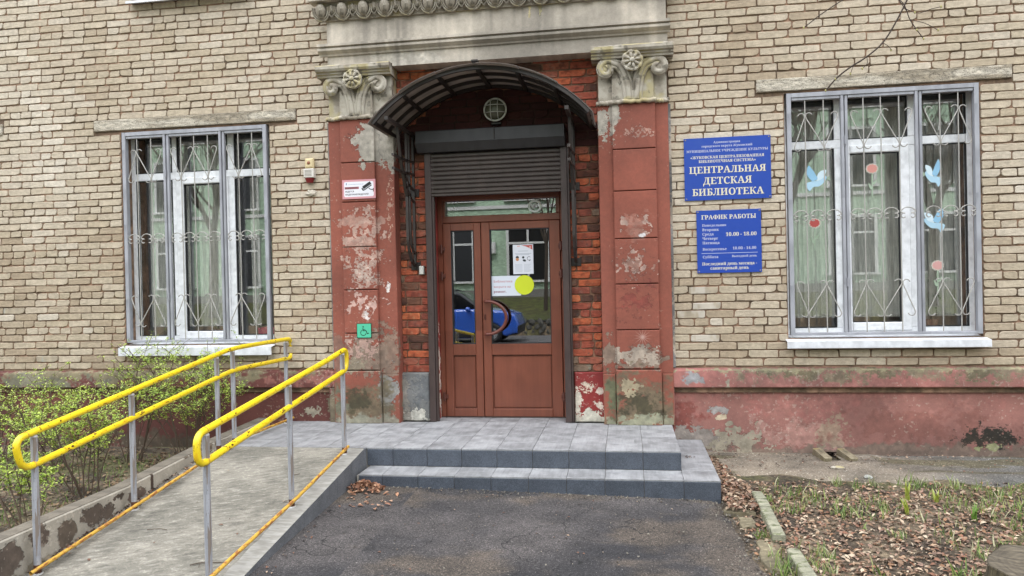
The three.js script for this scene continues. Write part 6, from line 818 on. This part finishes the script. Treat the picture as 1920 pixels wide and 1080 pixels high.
// ---------------------------------------------------------------- overhanging tree and what the glass mirrors: street, car, green house
M.barkT = std({ map: T.dust, color: C(92, 82, 72, 0.6), roughness: 0.95 }); M.bud = std({ color: C(176, 168, 110, K), roughness: 0.8 });
function branchGeo(list, p, d, l, w, lev, max, r, wild = 0.25, up = 0.03) {
  const n = 4, pts = [p.clone()]; let q = p.clone(), dd = d.clone(); for (let i = 0; i < n; i++) { dd.add(V((r() - 0.5) * wild, (r() - 0.5) * wild + up, (r() - 0.5) * wild)).normalize(); q = q.clone().addScaledVector(dd, l / n); pts.push(q); }
  for (let i = 0; i < n; i++) list.push(bar(pts[i], pts[i + 1], w * (1 - 0.13 * i), w * (1 - 0.13 * (i + 1)), lev < 2 ? 8 : 4));
  if (lev < max) { const nb = lev ? 3 : 5; for (let i = 0; i < nb; i++) { const k = 1 + Math.floor(r() * n), a = r() * 6.28, nd = dd.clone().multiplyScalar(0.8).add(V(Math.cos(a) * 0.7, 0.25 * r(), Math.sin(a) * 0.7)).normalize(); branchGeo(list, pts[Math.min(n, k)], nd, l * (0.5 + 0.25 * r()), w * 0.52, lev + 1, max, r, wild, up); } }
}
{
  const t = thing('overhanging_tree', 'bare tree outside the frame whose thin budding branch hangs in at the upper right', 'tree', [5.9, -0.1, 4.6]); const r = mulberry(808), g = [];
  put(t, 'trunk', merge([bar(V(5.9, -0.1, 4.6), V(5.8, 2.2, 4.5), 0.16, 0.13, 14), bar(V(5.8, 2.2, 4.5), V(5.7, 4.6, 4.3), 0.13, 0.1, 12)]), M.barkT);
  for (let i = 0; i < 7; i++) { const a = i * 0.9 + 0.4; branchGeo(g, V(5.72, 4.2 + r() * 0.4, 4.3), V(Math.cos(a) * 0.6 + 0.35, 0.9, Math.sin(a) * 0.6 + 0.3).normalize(), 1.6, 0.05, 0, 3, r); }
  put(t, 'crown', merge(g), M.barkT);
  const tip = [tube(spline([[5.72, 4.4, 4.3], [5.0, 4.5, 3.2], [4.2, 4.25, 2.4], [3.72, 3.8, 2.05], [3.559, 3.49, 2.0], [3.518, 3.406, 2.0], [3.4, 3.212, 2.0], [3.282, 3.115, 2.0], [3.215, 3.077, 2.0], [3.113, 3.003, 2.0], [3.037, 2.919, 2.0]]), 0.0055, 90, 6), tube(spline([[3.72, 3.8, 2.05], [3.45, 3.66, 2.02], [3.156, 3.512, 2], [3.02, 3.43, 2], [2.906, 3.347, 2]]), 0.0035, 40, 5), tube(spline([[3.5, 3.5, 2.0], [3.54, 3.44, 2.0], [3.57, 3.35, 2.0], [3.63, 3.25, 2.0], [3.65, 3.22, 2.0]]), 0.0032, 20, 5), tube(spline([[3.53, 3.43, 2.0], [3.62, 3.39, 2.0], [3.7, 3.41, 2.0], [3.76, 3.42, 2]]), 0.0026, 20, 5), tube(spline([[3.57, 3.35, 2.0], [3.66, 3.32, 2.0], [3.74, 3.27, 2]]), 0.0024, 16, 5), tube(spline([[3.55, 3.41, 2.0], [3.47, 3.53, 2.0], [3.4, 3.6, 2]]), 0.0028, 16, 5), tube(spline([[3.4, 3.212, 2.0], [3.43, 3.19, 2.0], [3.45, 3.16, 2.01]]), 0.0022, 10, 4), tube(spline([[3.3, 3.125, 2.0], [3.3, 3.08, 2.0], [3.27, 3.05, 2]]), 0.0022, 10, 4), tube(spline([[3.22, 3.08, 2.0], [3.2, 3.04, 2.01], [3.195, 3.02, 2]]), 0.002, 10, 4)];
  put(t, 'hanging_branch', merge(tip), std({ color: C(70, 58, 50, 0.7), roughness: 0.9 }), 'thin dark branch with buds');
  const b = []; for (const [x, y] of [[3.65, 3.22], [3.76, 3.42], [3.74, 3.27], [3.4, 3.6], [3.45, 3.16], [3.27, 3.05], [3.195, 3.02], [3.037, 2.919], [2.906, 3.347], [3.6, 3.395], [3.61, 3.28], [3.1, 2.99]]) { const s = new THREE.SphereGeometry(0.0075, 7, 5); s.scale(0.8, 1.3, 0.8); s.translate(x, y, 2); b.push(s); } put(t, 'bud', merge(b), M.bud).userData.kind = 'stuff';
}
ground('road', 'grey asphalt road across the street, seen in the door glass', (() => sheetOver([-70, -30, -10, 0, 10, 30, 70], [12.1, 14, 16, 18, 19.3], (x, z) => -0.288))(), std({ color: C(120, 118, 118, K), roughness: 0.9, map: T.granite.map }));
ground('lawn', 'sloping lawn in front of the green house', sheetOver([-70, -30, ...lin(-12, 8, 20), 30, 70], [19.75, 20.5, 22, 24, 26, 27.2], (x, z) => gh(x, z) + 0.03), std({ map: soilTex.map, color: C(170, 196, 112, 1), roughness: 1 }));
{ // dry stone wall by the road
  const r = mulberry(44), t = thing('stone_wall', 'low wall of dark rough stones along the road, mirrored in the door glass', 'wall', [-2, -0.3, 19.5]), gs = []; put(t, 'wall_core', box(-30, 20, -0.35, 0.24, 19.42, 19.8), std({ color: C(60, 58, 54, 0.6), roughness: 1 }));
  for (let x = -9; x < 5; x += 0.3) for (let k = 0; k < 3; k++) { const g = new THREE.DodecahedronGeometry(0.16, 0); g.scale(1 + 0.4 * r(), 0.7 + 0.2 * r(), 0.6); g.rotateZ(r() * 3); g.rotateY(r() * 3); g.translate(x + (k % 2) * 0.15 + (r() - 0.5) * 0.08, -0.2 + k * 0.19, 19.42); gs.push(g); } const s = put(t, 'stones', merge(gs), std({ color: C(92, 90, 84, 0.7), roughness: 0.95 })); s.userData.kind = 'stuff';
}
{ // green house
  const GZ = 27.2, t = thing('green_house', 'pale green rendered house with white windows across the street, mirrored in the glass', 'house', [-3, 0.9, GZ]); const wallM = std({ map: T.dust, color: C(176, 204, 182, 1), roughness: 0.9 }), whiteM = std({ color: C(226, 228, 226, K), roughness: 0.6 }), dark = std({ color: C(38, 42, 44, 0.6), roughness: 0.15 });
  put(t, 'wall', box(-40, 30, 0.6, 13, GZ, GZ + 8), wallM); put(t, 'base_band', box(-40, 30, 0.5, 1.35, GZ - 0.08, GZ - 0.002), std({ color: C(128, 128, 122, K), roughness: 0.9 })); put(t, 'cornice', box(-40, 30, 13, 13.5, GZ - 0.5, GZ + 8), whiteM); for (const y of [5.25, 9.1]) put(t, 'string_course', box(-40, 30, y, y + 0.16, GZ - 0.07, GZ - 0.001), whiteM);
  for (let i = -7; i < 6; i++) for (const y0 of [1.85, 5.75, 9.55]) { const xc = -2.9 + i * 3.65, w = 0.92, h = 2.4; const f = put(t, 'window', merge([box(xc - w - 0.12, xc - w, y0 - 0.06, y0 + h + 0.12, GZ - 0.09, GZ + 0.02), box(xc + w, xc + w + 0.12, y0 - 0.06, y0 + h + 0.12, GZ - 0.09, GZ + 0.02), box(xc - w, xc + w, y0 + h, y0 + h + 0.12, GZ - 0.09, GZ + 0.02), box(xc - w - 0.2, xc + w + 0.2, y0 - 0.16, y0 - 0.06, GZ - 0.2, GZ + 0.02), box(xc - 0.05, xc + 0.05, y0, y0 + h, GZ - 0.06, GZ), box(xc - w, xc - 0.05, y0 + h * 0.7, y0 + h * 0.74, GZ - 0.06, GZ), box(xc + 0.05, xc + w, y0 + h * 0.7, y0 + h * 0.74, GZ - 0.06, GZ)]), whiteM); put(f, 'pane', box(xc - w, xc + w, y0 - 0.06, y0 + h, GZ - 0.03, GZ - 0.004), dark); }
  const ac = thing('air_conditioner', 'white air conditioner box on the green house wall', 'air conditioner', [-4.85, 3.1, GZ - 0.3]); put(ac, 'casing', cbox(-5.2, -4.45, 3.1, 3.65, GZ - 0.32, GZ - 0.02, 0.02), whiteM); put(ac, 'fan_grille', (() => { const g = new THREE.TorusGeometry(0.2, 0.02, 6, 24); g.translate(-4.95, 3.37, GZ - 0.325); return N(g); })(), dark);
}
[[-1.6, 22.4, 9, 0.09, 71, 'thin bare tree on the lawn in front of a green house window'], [-9, 21.5, 12, 0.22, 72, 'tall bare tree left of the parked blue car across the street'], [7.5, 21, 12, 0.24, 73, 'tall bare tree opposite the right window'], [13, 22, 11, 0.2, 74, 'bare tree far to the right across the street'], [-16, 22, 12, 0.22, 75, 'bare tree far to the left across the street']].forEach(([x, z, h, w, sd, lab]) => { const r = mulberry(sd), y = gh(x, z), t = thing('bare_tree', lab, 'tree', [x, y, z]), g = [], tr = []; tr.push(bar(V(x, y - 0.1, z), V(x + 0.1, y + h * 0.3, z), w, w * 0.8, 10)); put(t, 'trunk', merge(tr), M.barkT); for (let i = 0; i < 4; i++) { const a = i * 1.6 + r(); branchGeo(g, V(x + 0.1, y + h * 0.3, z), V(Math.cos(a) * 0.35, 1, Math.sin(a) * 0.35).normalize(), h * 0.34, w * 0.55, 0, 3, r, 0.3, 0.06); } put(t, 'crown', merge(g), M.barkT); });
{ // blue car parked across the street
  const cx = -3.95, cz = 16.6, gy = -0.288, t = thing('parked_car', 'bright blue hatchback suv parked across the street, mirrored in the door glass', 'car', [cx, gy, cz]); const blue = phys({ color: C(36, 88, 186, 0.9), roughness: 0.3, clearcoat: 1, clearcoatRoughness: 0.05 }), blk = std({ color: C(30, 30, 33, 0.6), roughness: 0.6 }), gl = std({ color: C(26, 32, 38, 0.5), roughness: 0.08 }), met = std({ color: C(190, 192, 196, K), roughness: 0.3, metalness: 0.6 }), lamp = std({ color: C(226, 230, 234, K), roughness: 0.12 });
  const ext = (pts, d, bev, smooth) => { const s = new THREE.Shape(); const v = pts.map(([x, y]) => new THREE.Vector2(x, y)); s.setFromPoints(v); const g = new THREE.ExtrudeGeometry(s, { depth: d - 2 * bev, bevelEnabled: true, bevelSize: bev * 0.7, bevelThickness: bev, bevelSegments: 4 }); g.translate(cx, gy, cz - d / 2 + bev); return toCreasedNormals(N(g), 0.7); };
  const body = [[-2.08, 0.42], [-2.1, 0.75], [-2.02, 1.0], [-1.9, 1.06], [0.95, 1.06], [1.7, 0.98], [2.02, 0.86], [2.1, 0.66], [2.08, 0.4], [1.78, 0.32]]; for (let i = 0; i <= 12; i++) { const a = i / 12 * Math.PI; body.push([1.32 + 0.4 * Math.cos(a), 0.34 + 0.4 * Math.sin(a)]); } body.push([0.9, 0.26], [-0.9, 0.26]); for (let i = 0; i <= 12; i++) { const a = i / 12 * Math.PI; body.push([-1.32 + 0.4 * Math.cos(a), 0.34 + 0.4 * Math.sin(a)]); } body.push([-1.76, 0.32]);
  put(t, 'body', ext(body, 1.78, 0.12), blue); put(t, 'cabin', ext([[-1.95, 1.02], [-1.86, 1.3], [-1.6, 1.58], [-1.3, 1.66], [-0.2, 1.68], [0.25, 1.58], [1.02, 1.04]], 1.6, 0.14), gl); put(t, 'roof', ext([[-1.62, 1.585], [-1.3, 1.675], [-0.2, 1.695], [0.22, 1.6], [0.1, 1.6], [-0.3, 1.65], [-1.3, 1.63], [-1.5, 1.58]], 1.5, 0.06), blue);
  put(t, 'sill_cladding', ext([[-0.9, 0.22], [0.9, 0.22], [0.9, 0.36], [-0.9, 0.36]], 1.82, 0.02), blk); for (const s of [-1, 1]) { put(t, 'headlight', (() => { const g = new THREE.SphereGeometry(0.16, 14, 8); g.scale(1.3, 0.6, 0.6); g.translate(cx + 1.86, gy + 0.83, cz + s * 0.7); return N(g); })(), lamp); put(t, 'mirror', (() => { const g = new THREE.SphereGeometry(0.11, 10, 8); g.scale(0.8, 0.7, 1.1); g.translate(cx + 0.55, gy + 1.14, cz + s * 0.98); return N(g); })(), blue); put(t, 'door_handle', cbox(cx - 0.35, cx - 0.15, gy + 0.9, gy + 0.93, cz + s * 0.885 - 0.015, cz + s * 0.885 + 0.015), met); put(t, 'pillar', merge([sqbar(V(cx - 0.42, gy + 1.04, cz + s * 0.79), V(cx - 0.5, gy + 1.64, cz + s * 0.72), 0.07), sqbar(V(cx + 1.0, gy + 1.04, cz + s * 0.76), V(cx + 0.2, gy + 1.6, cz + s * 0.7), 0.07)]), blue); }
  put(t, 'bumper', ext([[1.9, 0.3], [2.12, 0.34], [2.15, 0.55], [2.05, 0.6], [1.9, 0.5]], 1.7, 0.06), blk);
  for (const dx of [-1.32, 1.32]) for (const s of [-1, 1]) { const g = new THREE.TorusGeometry(0.25, 0.095, 10, 28); g.scale(1, 1, 1.1); g.translate(cx + dx, gy + 0.345, cz + s * 0.8); const w = put(t, 'wheel', N(g), blk); const rim = new THREE.CylinderGeometry(0.2, 0.2, 0.14, 20); rim.rotateX(Math.PI / 2); rim.translate(cx + dx, gy + 0.345, cz + s * 0.8); put(w, 'rim', N(rim), met); }
}
renderer.render(scene, camera);
